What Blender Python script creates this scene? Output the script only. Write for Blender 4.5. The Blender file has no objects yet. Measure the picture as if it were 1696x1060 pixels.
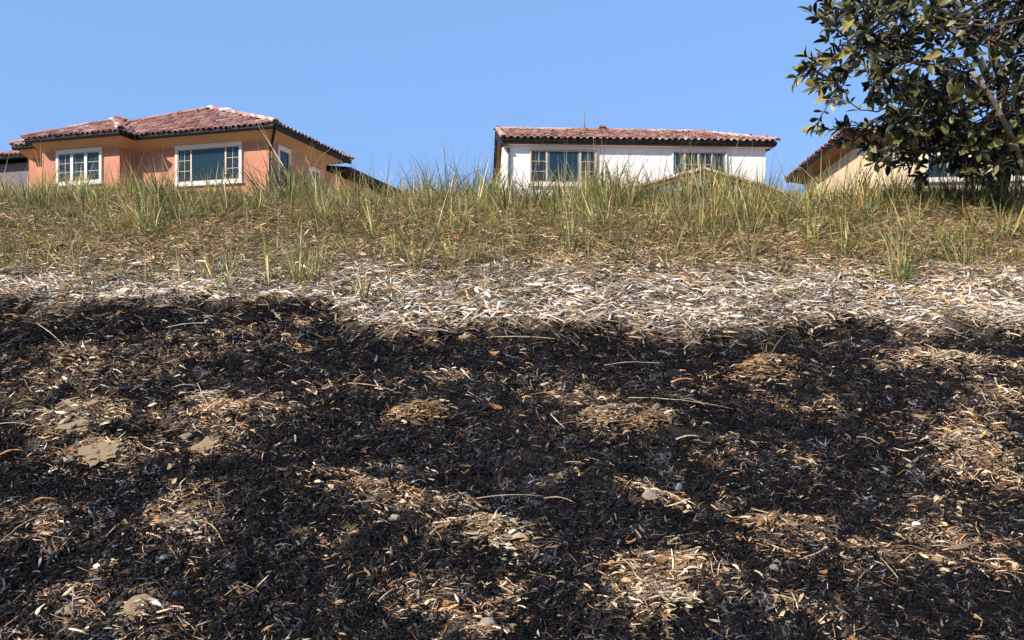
import bpy, bmesh, math, random
import numpy as np
from mathutils import Vector, Matrix, Euler
R = math.radians
random.seed(7); rng = np.random.default_rng(7)
scene = bpy.context.scene
C = scene.collection

# ------------------------------------------------------------------ camera, world, sun, exposure
FPX, CX, HY, EYE = 1250.0, 848.0, 560.0, 1.5        # lens in photo pixels, horizon row, eye height
cd = bpy.data.cameras.new('camera'); cam = bpy.data.objects.new('camera', cd); C.objects.link(cam)
cam.location = (0, 0, EYE); cam.rotation_euler = (R(90), 0, 0)
cd.sensor_width = 36; cd.lens = 36*FPX/1696; cd.shift_y = (HY-530)/1696
cd.clip_start = 0.05; cd.clip_end = 9000
scene.camera = cam
SUN_EL, SUN_AZ = 33, 49                              # sun stands behind the viewer, to the left
sd = Vector((-math.sin(R(SUN_AZ))*math.cos(R(SUN_EL)), -math.cos(R(SUN_AZ))*math.cos(R(SUN_EL)), math.sin(R(SUN_EL))))
w = bpy.data.worlds.new('World'); scene.world = w; w.use_nodes = True
nt = w.node_tree; bg = nt.nodes['Background']
sky = nt.nodes.new('ShaderNodeTexSky'); sky.sky_type = 'NISHITA'; sky.sun_disc = False
sky.sun_elevation = R(SUN_EL); sky.sun_rotation = math.atan2(sd.x, sd.y)
sky.altitude = 1500; sky.air_density = 1.3; sky.dust_density = 0.0; sky.ozone_density = 6.0
smx = nt.nodes.new('ShaderNodeMix'); smx.data_type = 'RGBA'; smx.inputs[0].default_value = .8      # clear air, even blue
nt.links.new(sky.outputs[0], smx.inputs[6]); smx.inputs[7].default_value = (1.20, 2.18, 4.20, 1)
nt.links.new(smx.outputs[2], bg.inputs[0]); bg.inputs[1].default_value = 0.15
sl = bpy.data.lights.new('sun', 'SUN'); sl.energy = 5.0; sl.angle = R(0.5); sl.color = (1, .92, .80)
so = bpy.data.objects.new('sun', sl); C.objects.link(so); so.rotation_euler = sd.to_track_quat('Z', 'Y').to_euler()
so.location = (-10, -10, 20)
scene.view_settings.view_transform = 'Standard'; scene.view_settings.look = 'None'
scene.view_settings.exposure = 0.55; scene.view_settings.gamma = 1; scene.view_settings.use_curve_mapping = False

# ------------------------------------------------------------------ helpers
def tag(o, label=None, cat=None, group=None, kind=None):
    if label: o['label'] = label
    if cat: o['category'] = cat
    if group: o['group'] = group
    if kind: o['kind'] = kind
    return o
def empty(name, loc, label, cat, group=None):
    o = bpy.data.objects.new(name, None); C.objects.link(o); o.location = loc
    o.empty_display_size = .2
    return tag(o, label, cat, group)
def link(name, me, parent=None, mat=None):
    o = bpy.data.objects.new(name, me); C.objects.link(o)
    if mat and not me.materials: me.materials.append(mat)
    if parent:
        o.parent = parent
        p, inv = parent, Vector((0, 0, 0))
        while p: inv -= p.location; p = p.parent
        o.location = inv                       # meshes are written in world coordinates
    return o
def mesh_np(name, V, F, col=None, smooth=False):
    me = bpy.data.meshes.new(name)
    me.from_pydata([tuple(v) for v in V], [], [tuple(f) for f in F])
    if col is not None:
        a = me.color_attributes.new('col', 'FLOAT_COLOR', 'POINT')
        cc = np.ones((len(V), 4), np.float32); cc[:, :3] = col; a.data.foreach_set('color', cc.ravel())
    if smooth: me.polygons.foreach_set('use_smooth', [True]*len(me.polygons))
    return me
def hsh(ix, iy, s):
    n = (ix.astype(np.int64)*374761393 + iy.astype(np.int64)*668265263 + s*1442695041) & 0xffffffff
    n = ((n ^ (n >> 13))*1274126177) & 0xffffffff
    n = n ^ (n >> 16)
    return (n & 0xffff)/65535.0
def vnoise(x, y, s=0):
    x = np.asarray(x, float); y = np.asarray(y, float)
    ix, iy = np.floor(x), np.floor(y); fx, fy = x-ix, y-iy
    fx = fx*fx*(3-2*fx); fy = fy*fy*(3-2*fy)
    a, b, c, d = hsh(ix, iy, s), hsh(ix+1, iy, s), hsh(ix, iy+1, s), hsh(ix+1, iy+1, s)
    return (a*(1-fx)+b*fx)*(1-fy)+(c*(1-fx)+d*fx)*fy
def fbm(x, y, s=0, o=4):
    r = 0; a = .5
    for k in range(o):
        r = r + a*vnoise(np.asarray(x)*2**k, np.asarray(y)*2**k, s+k*17); a *= .5
    return r
def sstep(a, b, x):
    t = np.clip((np.asarray(x, float)-a)/(b-a), 0, 1); return t*t*(3-2*t)

# slope: z = .444 y - .188 on the bank, flat at the foot, rounded off to the lots on top
def depth_at(py):
    return 1.688/(.444-(HY-py)/FPX)
def on_bank(px, py):
    d = depth_at(py); return (px-CX)/FPX*d, d
def P3(px, py, d):
    return Vector(((px-CX)/FPX*d, d, EYE+(HY-py)/FPX*d))
# patches of litter that the fire spared: photo px centre, radii, strength, height
PATCH = [(120,700,105,34,1,.05),(160,745,95,20,.9,.04),(345,690,110,36,.9,.03),(350,737,70,14,.9,.02),(150,620,190,40,.7,.02),
 (330,585,140,32,.55,.02),(60,872,90,42,.9,.03),(300,870,70,55,.85,.03),(520,800,70,22,.6,.02),(610,795,90,34,.75,.02),(820,877,88,26,1,.05),
 (725,822,60,16,.8,.02),(1090,985,125,62,.85,.03),(1275,905,80,52,.7,.02),(1285,868,60,16,.9,.03),(1590,735,90,62,.75,.03),
 (1640,660,70,40,.65,.02),(1580,600,120,17,.9,.05),(1580,905,95,48,.75,.03),(1470,965,100,30,.7,.02),(1660,975,70,40,.6,.02),
 (75,1015,80,38,.85,.03),(235,1012,60,30,.9,.04),(150,960,50,18,.8,.02),(690,684,55,17,.9,.05),(1020,690,75,26,.85,.05),
 (960,640,70,28,.6,.02),(1255,612,62,15,1,.06),(1205,742,60,20,.7,.02),(1100,818,50,18,.8,.02),(800,1045,50,14,.8,.02),
 (750,990,30,12,.9,.02),(560,650,100,20,.5,.02),(1320,1030,70,26,.7,.02),(1120,1045,90,20,.6,.02),(420,960,60,14,.4,.01),
 (880,620,90,22,.4,.01),(1150,640,60,18,.4,.01),(60,655,90,18,.6,.01),(1540,830,60,30,.5,.01),(940,775,50,14,.5,.01),(1300,730,40,22,.5,.01)]
PW = []
for px, py, rx, ry, st, h in PATCH:
    x, d = on_bank(px, py); PW.append((x, d, rx*d/FPX, ry*d*d/(1.688*FPX), st, h))
def patch(x, y):
    wx = x+.34*(fbm(x*2.6, y*3.4, 5, 4)-.47); wy = y+.40*(fbm(x*2.6, y*3.4, 9, 4)-.47)
    m = np.zeros_like(x); hh = np.zeros_like(x)
    for cx, cy, rx, ry, st, h in PW:
        r = ((wx-cx)/rx)**2+((wy-cy)/ry)**2
        k = np.exp(-r*.9); m = np.maximum(m, st*k); hh = np.maximum(hh, h*np.exp(-r*1.2))
    n = fbm(x*4.5, y*5.5, 77, 4)
    fine = fbm(x*16, y*20, 78, 3)
    m = np.maximum(m*(.35+1.25*n)*(.45+1.1*fine), .62*sstep(.59, .73, n)*(.4+1.1*fine))
    return np.clip(m, 0, 1), hh
EDGE = np.array([(-400,505),(0,508),(120,512),(260,520),(400,522),(520,518),(600,540),(660,560),(740,548),(860,536),(960,540),(1040,556),(1120,562),(1210,566),(1330,556),(1450,548),(1560,546),(1696,545),(2100,545)], float)
ed_r = (EDGE[:, 0]-CX)/FPX; ed_d = np.array([depth_at(p+3) for p in EDGE[:, 1]])
def bleached(x, y):
    e = np.interp(x/np.maximum(y, .5), ed_r, ed_d)
    e = e+.34*(fbm(x*2.8, y*3.6, 31, 4)-.47)+.20*(fbm(x*13, y*15, 3, 2)-.37)
    return sstep(-.07, .07, y-e)
def ground(x, y):
    x = np.asarray(x, float); y = np.asarray(y, float)
    t = np.clip((y-6.0)/1.4, 0, 1)
    yc = np.minimum(y, 6.0)
    z = .444*yc-.188+.444*1.4*(t-t*t/2)-.05*sstep(5.6, 6.8, y)
    z = np.where(y < .42, 0, z)
    near = sstep(.2, 1.0, y)*(1-sstep(7.5, 9, y))*(1-sstep(6, 14, np.abs(x)))
    z = z+near*(.16*(fbm(x*.8, y*.9, 3, 3)-.44)+.085*(fbm(x*3, y*4.2, 12, 3)-.44)+.032*(fbm(x*13, y*13, 22, 3)-.44))
    m, hh = patch(x, y)
    b = bleached(x, y)
    z = z+near*(hh*(1-b)+.045*b)
    return z
def gz(x, y): return float(ground(np.array([x]), np.array([y]))[0])
def gpoint(px, py):
    "point of the ground seen at a photo pixel"
    x, d = on_bank(px, py)
    for _ in range(12):
        e = (HY-py)/FPX*d+EYE-gz((px-CX)/FPX*d, d); d += e/(.444-(HY-py)/FPX)*.8
    x = (px-CX)/FPX*d
    return Vector((x, d, gz(x, d)))

# ------------------------------------------------------------------ materials
def mat(name, color, rough=.8, noise=0.0, nscale=8, bump=0.0, bscale=30, spec=.3, metal=0, vcol=False, inst=False, trans=0, hue=0, ndetail=5):
    m = bpy.data.materials.new(name); m.use_nodes = True; t = m.node_tree; N = t.nodes; L = t.links
    b = N['Principled BSDF']; b.inputs['Roughness'].default_value = rough; b.inputs['Metallic'].default_value = metal
    b.inputs['Specular IOR Level'].default_value = spec
    rgb = N.new('ShaderNodeRGB'); rgb.outputs[0].default_value = (*color, 1); out = rgb.outputs[0]
    def mul(a, bb):
        x = N.new('ShaderNodeMix'); x.data_type = 'RGBA'; x.blend_type = 'MULTIPLY'; x.inputs[0].default_value = 1
        L.new(a, x.inputs[6]); L.new(bb, x.inputs[7]); return x.outputs[2]
    if vcol:
        a = N.new('ShaderNodeAttribute'); a.attribute_name = 'col'; out = mul(out, a.outputs['Color'])
    if inst:
        a = N.new('ShaderNodeAttribute'); a.attribute_type = 'INSTANCER'; a.attribute_name = 'tint'; out = mul(out, a.outputs['Color'])
    tc = N.new('ShaderNodeTexCoord')
    if noise:
        n = N.new('ShaderNodeTexNoise'); n.inputs['Scale'].default_value = nscale; n.inputs['Detail'].default_value = ndetail
        n.inputs['Roughness'].default_value = .65
        L.new(tc.outputs['Object'], n.inputs['Vector'])
        r = N.new('ShaderNodeMapRange'); r.inputs[1].default_value = .3; r.inputs[2].default_value = .7
        r.inputs[3].default_value = 1-noise; r.inputs[4].default_value = 1+noise*.5
        L.new(n.outputs[0], r.inputs[0]); out = mul(out, r.outputs[0])
    if bump:
        n = N.new('ShaderNodeTexNoise'); n.inputs['Scale'].default_value = bscale; n.inputs['Detail'].default_value = 6
        L.new(tc.outputs['Object'], n.inputs['Vector'])
        bp = N.new('ShaderNodeBump'); bp.inputs['Strength'].default_value = bump; bp.inputs['Distance'].default_value = .02
        L.new(n.outputs[0], bp.inputs['Height']); L.new(bp.outputs[0], b.inputs['Normal'])
    L.new(out, b.inputs['Base Color'])
    if trans:
        tr = N.new('ShaderNodeBsdfTranslucent'); L.new(out, tr.inputs[0])
        ms = N.new('ShaderNodeMixShader'); ms.inputs[0].default_value = trans
        L.new(b.outputs[0], ms.inputs[1]); L.new(tr.outputs[0], ms.inputs[2]); L.new(ms.outputs[0], N['Material Output'].inputs[0])
    return m
M = {}
M['litter'] = mat('litter', (1, 1, 1), .75, inst=True, vcol=True, spec=.35)
M['char'] = mat('char', (1, 1, 1), .85, inst=True, vcol=True, spec=.12)
M['ash'] = mat('ash', (1, 1, 1), .6, inst=True, vcol=True, spec=.4)
M['blade'] = mat('blade', (1, 1, 1), .55, inst=True, vcol=True, trans=.25, spec=.4)
M['blade1'] = mat('tuft_blade', (1, 1, 1), .55, vcol=True, trans=.25, spec=.4)
M['fibre'] = mat('fibre', (1, 1, 1), .75, vcol=True, spec=.3)
M['stone'] = mat('stone', (.44, .31, .18), .95, .6, 45, .6, 60)
M['stone_pale'] = mat('stone_pale', (.42, .34, .25), .95, .6, 45, .5, 60)
M['stone_brown'] = mat('stone_brown', (.26, .17, .11), .9, .4, 25, .5, 60)
M['stone_grey'] = mat('stone_grey', (.26, .25, .25), .9, .6, 45, .5, 60)
M['soil'] = mat('soil_clod', (.74, .52, .30), .95, .4, 40, 1, 60)
M['bark'] = mat('bark_orange', (.45, .20, .07), .8, .5, 30, .5, 60)
M['twig'] = mat('twig', (.42, .32, .20), .75, .4, 12, .3, 80)
M['twig_pale'] = mat('twig_pale', (.40, .33, .25), .7, .4, 12, .3, 80)
M['twig_orange'] = mat('twig_orange', (.50, .24, .08), .7, .4, 12, .3, 80)

def ground_material():
    m = bpy.data.materials.new('bank_ground'); m.use_nodes = True; t = m.node_tree; N = t.nodes; L = t.links
    b = N['Principled BSDF']; b.inputs['Roughness'].default_value = .9; b.inputs['Specular IOR Level'].default_value = .25
    a = N.new('ShaderNodeAttribute'); a.attribute_name = 'col'
    tc = N.new('ShaderNodeTexCoord')
    n = N.new('ShaderNodeTexNoise'); n.inputs['Scale'].default_value = 60; n.inputs['Detail'].default_value = 8; n.inputs['Roughness'].default_value = .7
    L.new(tc.outputs['Object'], n.inputs['Vector'])
    r = N.new('ShaderNodeMapRange'); r.inputs[1].default_value = .35; r.inputs[2].default_value = .7; r.inputs[3].default_value = .3; r.inputs[4].default_value = 1.5
    L.new(n.outputs[0], r.inputs[0])
    x = N.new('ShaderNodeMix'); x.data_type = 'RGBA'; x.blend_type = 'MULTIPLY'; x.inputs[0].default_value = 1
    L.new(a.outputs['Color'], x.inputs[6]); L.new(r.outputs[0], x.inputs[7]); L.new(x.outputs[2], b.inputs['Base Color'])
    bp = N.new('ShaderNodeBump'); bp.inputs['Strength'].default_value = 1; bp.inputs['Distance'].default_value = .02
    L.new(n.outputs[0], bp.inputs['Height']); L.new(bp.outputs[0], b.inputs['Normal'])
    return m

# ------------------------------------------------------------------ the ground
def make_ground():
    xs = np.concatenate([[-4000,-1500,-500,-200,-90,-45,-25,-16,-12,-10,-8.5], np.arange(-7.5, 7.5, .05), [7.5,8.5,10,12,16,25,45,90,200,500,1500,4000]])
    ys = np.concatenate([[-4000,-1500,-500,-200,-80,-30,-10,-4,-1.5,-.5,0,.2,.35,.42], np.arange(.5, 1.8, .1), np.arange(1.8, 7.6, .025), np.arange(7.6,9,.15), [9.5,10.5,12,15,20,28,40,60,100,200,500,1500,5000]])
    X, Y = np.meshgrid(xs, ys); Z = ground(X, Y)
    nx, ny = len(xs), len(ys)
    V = np.stack([X.ravel(), Y.ravel(), Z.ravel()], 1).astype(np.float32)
    I = np.arange(nx*ny).reshape(ny, nx)
    F = np.stack([I[:-1, :-1], I[:-1, 1:], I[1:, 1:], I[1:, :-1]], -1).reshape(-1, 4)
    me = bpy.data.meshes.new('ground')
    me.vertices.add(len(V)); me.vertices.foreach_set('co', V.ravel())
    me.loops.add(F.size); me.loops.foreach_set('vertex_index', F.ravel().astype(np.int32))
    me.polygons.add(len(F)); me.polygons.foreach_set('loop_start', np.arange(0, F.size, 4, dtype=np.int32))
    me.update(); me.validate()
    me.polygons.foreach_set('use_smooth', [True]*len(F))
    m, _ = patch(X.ravel(), Y.ravel()); b = bleached(X.ravel(), Y.ravel())
    col = np.array([.010, .010, .011])*(1-m)[:, None]+np.array([.40, .29, .17])*(m**1.3)[:, None]
    col = col*(1-b)[:, None]+np.array([.12, .09, .065])*b[:, None]
    far = (sstep(7.6, 9, Y.ravel())+(1-sstep(-.2, .5, Y.ravel())))[:, None]
    col = col*(1-far)+np.array([.22, .18, .12])*far
    a = me.color_attributes.new('col', 'FLOAT_COLOR', 'POINT')
    cc = np.ones((len(V), 4), np.float32); cc[:, :3] = col; a.data.foreach_set('color', cc.ravel())
    o = link('ground', me, None, ground_material()); tag(o, 'sloping bank of mulch, burnt black below and bleached pale above', kind='structure')
make_ground()

# ------------------------------------------------------------------ scatter machinery (one object, instances inside)
class Lib:
    def __init__(s): s.V = []; s.F = []; s.G = []; s.C = []; s.n = 0; s.k = 0
    def add(s, parts):
        for V, F, col in parts:
            s.V.append(np.asarray(V, float)); s.F += [tuple(i+s.n for i in f) for f in F]; s.n += len(V)
            s.G.append(np.full(len(V), s.k)); s.C.append(np.broadcast_to(np.asarray(col, float), (len(V), 3)))
        s.k += 1
def normals(x, y, e=.03):
    dx = (ground(x+e, y)-ground(x-e, y))/(2*e); dy = (ground(x, y+e)-ground(x, y-e))/(2*e)
    n = np.stack([-dx, -dy, np.ones_like(x)], 1); return n/np.linalg.norm(n, axis=1)[:, None]
def rot_for(x, y, yaw, tilt, roll, follow=1.0):
    n = normals(x, y); n = n*follow+np.array([0, 0, 1.])*(1-follow); n /= np.linalg.norm(n, axis=1)[:, None]
    a = np.stack([np.cos(yaw), np.sin(yaw), np.zeros_like(yaw)], 1)
    a = a-n*np.sum(a*n, 1)[:, None]; a /= np.linalg.norm(a, axis=1)[:, None]
    a2 = a*np.cos(tilt)[:, None]+n*np.sin(tilt)[:, None]; n2 = n*np.cos(tilt)[:, None]-a*np.sin(tilt)[:, None]
    b = np.cross(n2, a2)
    b2 = b*np.cos(roll)[:, None]+n2*np.sin(roll)[:, None]; n3 = n2*np.cos(roll)[:, None]-b*np.sin(roll)[:, None]
    # columns a2, b2, n3 -> XYZ euler
    return np.stack([np.arctan2(b2[:, 2], n3[:, 2]), -np.arcsin(np.clip(a2[:, 2], -1, 1)), np.arctan2(a2[:, 1], a2[:, 0])], 1)
def scatter(name, label, cat, lib, pos, rot, scl, pid, tint, material):
    V = np.concatenate(lib.V); nL = len(V); nP = len(pos)
    me = bpy.data.meshes.new(name); me.from_pydata([tuple(v) for v in V]+[tuple(p) for p in pos], [], lib.F)
    n = nL+nP
    def att(nm, ty, key, arr):
        a = me.attributes.new(nm, ty, 'POINT'); a.data.foreach_set(key, np.ascontiguousarray(arr).ravel())
    att('gid', 'INT', 'value', np.concatenate([np.concatenate(lib.G), np.full(nP, -1)]).astype(np.int32))
    att('pid', 'INT', 'value', np.concatenate([np.zeros(nL), pid]).astype(np.int32))
    z3 = np.zeros((nL, 3))
    att('rot', 'FLOAT_VECTOR', 'vector', np.concatenate([z3, rot]).astype(np.float32))
    att('scl', 'FLOAT_VECTOR', 'vector', np.concatenate([z3, scl]).astype(np.float32))
    one = np.ones((n, 1))
    att('tint', 'FLOAT_COLOR', 'color', np.concatenate([np.concatenate([z3, tint]), one], 1).astype(np.float32))
    att('col', 'FLOAT_COLOR', 'color', np.concatenate([np.concatenate([np.concatenate(lib.C), np.ones((nP, 3))]), one], 1).astype(np.float32))
    o = link(name, me, None, material); tag(o, label, cat, kind='stuff')
    g = bpy.data.node_groups.new(name+'_nodes', 'GeometryNodeTree')
    g.interface.new_socket('Geometry', in_out='INPUT', socket_type='NodeSocketGeometry')
    g.interface.new_socket('Geometry', in_out='OUTPUT', socket_type='NodeSocketGeometry')
    N, L = g.nodes, g.links
    gi, go = N.new('NodeGroupInput'), N.new('NodeGroupOutput')
    def na(nm, ty):
        a = N.new('GeometryNodeInputNamedAttribute'); a.data_type = ty; a.inputs[0].default_value = nm; return a.outputs[0]
    gid = na('gid', 'INT')
    cmp_ = N.new('FunctionNodeCompare'); cmp_.data_type = 'INT'; cmp_.operation = 'LESS_THAN'
    ia = [s for s in cmp_.inputs if s.type == 'INT']; L.new(gid, ia[0]); ia[1].default_value = 0
    sep = N.new('GeometryNodeSeparateGeometry'); sep.domain = 'POINT'
    L.new(gi.outputs[0], sep.inputs[0]); L.new(cmp_.outputs[0], sep.inputs[1])
    sp = N.new('GeometryNodeSplitToInstances'); sp.domain = 'POINT'
    L.new(sep.outputs[1], sp.inputs[0]); L.new(gid, sp.inputs['Group ID'])
    m2p = N.new('GeometryNodeMeshToPoints'); L.new(sep.outputs[0], m2p.inputs[0])
    ip = N.new('GeometryNodeInstanceOnPoints'); L.new(m2p.outputs[0], ip.inputs['Points']); L.new(sp.outputs[0], ip.inputs['Instance'])
    ip.inputs['Pick Instance'].default_value = True
    L.new(na('pid', 'INT'), ip.inputs['Instance Index']); L.new(na('rot', 'FLOAT_VECTOR'), ip.inputs['Rotation']); L.new(na('scl', 'FLOAT_VECTOR'), ip.inputs['Scale'])
    L.new(ip.outputs[0], go.inputs[0])
    md = o.modifiers.new('scatter', 'NODES'); md.node_group = g
    return o
def strip(L=1, W=.2, T=.04, bend=.1, curl=0, taper=.4, seg=4, twist=0, side=.1, jag=.1, r=random):
    "a split, tapering, bent sliver along x"
    V = []; F = []
    for i in range(seg+1):
        t = i/seg; x = (t-.5)*L
        wv = W*.5*(1-taper*abs(2*t-1)**2)*(1+r.uniform(-jag, jag)*2)
        if i in (0, seg): wv *= .45
        z = bend*(1-(2*t-1)**2)*L; y = side*math.sin(t*3.1)*L
        a = twist*(t-.5)
        for sy, sz in ((-1, 0), (0, 1), (1, 0), (0, -.6)):
            yy = sy*wv; zz = sz*T*.5+curl*W*(abs(sy)-.5)
            V.append((x, y+yy*math.cos(a)-zz*math.sin(a), z+yy*math.sin(a)+zz*math.cos(a)))
    for i in range(seg):
        for k in range(4):
            a, b = i*4+k, i*4+(k+1) % 4; F.append((a, b, b+4, a+4))
    F.append((3, 2, 1, 0)); e = seg*4; F.append((e, e+1, e+2, e+3))
    return np.array(V), F
def xform(V, loc=(0, 0, 0), rot=(0, 0, 0), s=1):
    Mx = np.array(Euler(rot).to_matrix()); return (np.asarray(V)*s)@Mx.T+np.array(loc)
def rv(a, b): return random.uniform(a, b)

litter_lib = Lib()                                   # 0-9 chips, 10-17 long fibres, 18-23 curled shards
for k in range(10):
    V, F = strip(1, rv(.08, .26), rv(.05, .16), rv(0, .12), rv(-.1, .3), rv(.1, .7), 4, rv(-1, 1), rv(-.08, .08), .25); litter_lib.add([(V, F, (1, 1, 1))])
for k in range(8):
    V, F = strip(1, rv(.02, .05), rv(.015, .03), rv(0, .08), 0, .3, 6, rv(-1, 1), rv(-.09, .09), .1); litter_lib.add([(V, F, (1, 1, 1))])
for k in range(6):
    V, F = strip(1, rv(.24, .48), rv(.03, .06), rv(.08, .22), rv(.2, .5), rv(.2, .9), 4, rv(-1.5, 1.5), rv(-.1, .1), .3); litter_lib.add([(V, F, (1, 1, 1))])
clump_lib = Lib()                                    # crumbly tangles for the charred floor
for k in range(14):
    parts = []
    for j in range(20):
        W = random.choice([.05, .07, .12, .22]); l = rv(.25, .9)
        V, F = strip(l, W*.6, .04, rv(0, .2), 0, .5, 3, rv(-1, 1), rv(-.2, .2), .3)
        V = xform(V, (rv(-.5, .5), rv(-.5, .5), rv(-.05, .22)), (rv(-.5, .5), rv(-.7, .7), rv(0, 6.3)))
        g = random.choice([.5, .7, 1, 1.3, 2.2]); parts.append((V, F, (g, g, g)))
    clump_lib.add(parts)

def region(n, y0=1.7, y1=7.2, p=1.0):
    "points over the bank, thinning with distance by power p"
    out = []
    u = rng.random(n); e = 2-p
    yy = (y0**e+u*(y1**e-y0**e))**(1/e) if abs(e) > 1e-6 else y0*(y1/y0)**u
    xx = (rng.random(n)*2-1)*(.74*yy+.35)
    return xx, yy
def pick(pal, n):
    pal = np.array(pal); wts = pal[:, 3]/pal[:, 3].sum(); i = rng.choice(len(pal), n, p=wts)
    c = pal[i, :3]*(.65+.7*rng.random((n, 1))); return c

# charred floor
x, y = region(95000, 1.75, 4.9, 1.0); m, _ = patch(x, y); b = bleached(x, y)
k = rng.random(len(x)) > np.clip(b*.93+m*.75+.55*sstep(.55, .7, fbm(x*3, y*4, 210, 3)), 0, 1); x, y = x[k], y[k]; n = len(x)
z = ground(x, y)
s = (.012+.040*rng.random(n)**2.2)*(1+.1*y)
rot = rot_for(x, y, rng.random(n)*6.3, rng.normal(0, .18, n), rng.normal(0, .18, n))
tint = pick([(.005, .0045, .0045, 58), (.010, .009, .009, 28), (.024, .022, .022, 9), (.08, .076, .074, 4), (.05, .032, .02, 5)], n)*np.array([.95, .97, 1.12])*(.55+1.1*fbm(x*1.7+3, y*2.6, 201, 3))[:, None]
scatter('charred_litter', 'black charred mulch crumbs covering the lower bank', 'ash', clump_lib, np.stack([x, y, z-.003], 1), rot, np.stack([s, s, s*.9], 1), rng.integers(0, 14, n), tint, M['char'])

# light specks and fibres of ash over the charred floor
x, y = region(60000, 1.75, 4.8, 1.1); b = bleached(x, y); pn = fbm(x*2.2, y*3, 90, 3)
k = (rng.random(len(x)) > b) & (rng.random(len(x)) < .25+1.2*pn*pn); x, y = x[k], y[k]; n = len(x)
rot = rot_for(x, y, rng.random(n)*6.3, rng.normal(0, .25, n), rng.normal(0, .5, n))
L_ = (.009+.028*rng.random(n)**2.6)*(1+.10*y)
tint = pick([(.07, .064, .062, 26), (.17, .155, .145, 10), (.46, .42, .37, 6), (.03, .027, .026, 30), (.18, .10, .045, 20), (.34, .18, .07, 12)], n)
scatter('ash_flecks', 'grey ash flecks and singed fibres lying on the black ground', 'ash', litter_lib, np.stack([x, y, ground(x, y)+.006], 1), rot, np.stack([L_, L_*.8, L_*.8], 1), rng.integers(0, 18, n), tint, M['ash'])

# spared tan mulch
x, y = region(400000, 1.75, 4.9, 1.2); m, hh = patch(x, y); b = bleached(x, y)
k = (rng.random(len(x)) < np.clip(m**1.7*1.15+.024, 0, 1)) & (rng.random(len(x)) > b); x, y, m = x[k], y[k], m[k]; n = len(x)
rot = rot_for(x, y, rng.normal(0, .8, n)+rng.choice([0, 3.14], n), rng.normal(0, .28, n), rng.normal(0, .5, n))
L_ = (.007+.030*rng.random(n)**4.2)*(1+.14*y)
pid = np.where(rng.random(n) < .5, rng.integers(0, 10, n), np.where(rng.random(n) < .72, rng.integers(10, 18, n), rng.integers(18, 24, n)))
L_ = np.where((pid >= 10) & (pid < 18), L_*2.0, L_)
L_ = np.where(pid >= 18, L_*.7, L_)
tint = pick([(.34, .22, .12, 26), (.42, .30, .18, 16), (.30, .14, .05, 9), (.18, .10, .055, 26), (.08, .048, .028, 24), (.54, .44, .31, 8), (.03, .022, .018, 16)], n)*(.70+1.0*m[:, None])*(1+.35*sstep(.02, .05, L_))[:, None]
scatter('singed_mulch', 'tan and rust wood mulch spared in patches of the burnt slope', 'mulch', litter_lib, np.stack([x, y, ground(x, y)+.006+.012*rng.random(n)*m], 1), rot, np.stack([L_, L_, L_], 1), pid, tint, M['litter'])

# crumbs of dry tan earth dusted over the spared patches
x, y = region(90000, 1.75, 4.9, 1.1); m, hh = patch(x, y); b = bleached(x, y)
k = (rng.random(len(x)) < np.clip(m*1.2-.12, 0, 1)) & (rng.random(len(x)) > b); x, y, m = x[k], y[k], m[k]; n = len(x)
s = .006+.016*rng.random(n)**2
scatter('earth_crumbs', 'dusty tan earth crumbs and fine straw mixed into the spared patches', 'earth', clump_lib, np.stack([x, y, ground(x, y)+.004], 1), rot_for(x, y, rng.random(n)*6.3, rng.normal(0, .3, n), rng.normal(0, .3, n)), np.stack([s, s, s], 1), rng.integers(0, 14, n), pick([(.34, .24, .14, 30), (.24, .15, .08, 24), (.42, .33, .21, 14), (.12, .07, .04, 20), (.28, .14, .05, 8)], n), M['litter'])

# pale mulch above the burn line
x, y = region(240000, 3.6, 7.4, .9); b = bleached(x, y)
k = rng.random(len(x)) < b*.97+.14*sstep(3.6, 4.15, y); x, y = x[k], y[k]; n = len(x)
rot = rot_for(x, y, rng.normal(0, .75, n)+rng.choice([0, 3.14], n), rng.normal(0, .25, n), rng.normal(0, .5, n))
L_ = (.015+.075*rng.random(n)**3.8)
pid = np.where(rng.random(n) < .6, rng.integers(0, 10, n), np.where(rng.random(n) < .75, rng.integers(10, 18, n), rng.integers(18, 24, n)))
L_ = np.where((pid >= 10) & (pid < 18), L_*1.9, L_)
L_ = np.where(pid >= 18, L_*.6, L_)
edge = 1-sstep(.0, .35, y-np.interp(x/y, ed_r, ed_d))
tint = pick([(.42, .36, .28, 24), (.64, .58, .51, 10), (.32, .24, .15, 24), (.19, .13, .08, 22), (.07, .048, .03, 26), (.34, .18, .08, 5), (.26, .24, .24, 8)], n)*(.55+1.5*fbm(x*3, y*5, 61, 3)[:, None])*(1+.35*np.exp(-((y-4.25)/.4)**2))[:, None]
sc = bleached(x, y-.02)[:, None]; tint = tint*(.45+.55*sc)*(np.array([1, .82, .6])*(1-sc)+sc); gold = (sstep(4.25, 5.1, y)*.8)[:, None]; tint = tint*(1-gold)+tint*np.array([.92, .70, .42])*gold
scatter('bleached_mulch', 'sun bleached straw and wood mulch above the burn line', 'mulch', litter_lib, np.stack([x, y, ground(x, y)+.004+.018*rng.random(n)+.03*sstep(4.7, 5.4, y)*rng.random(n)], 1), rot, np.stack([L_, L_*.75, L_*.75], 1), pid, tint, M['litter'])

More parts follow.
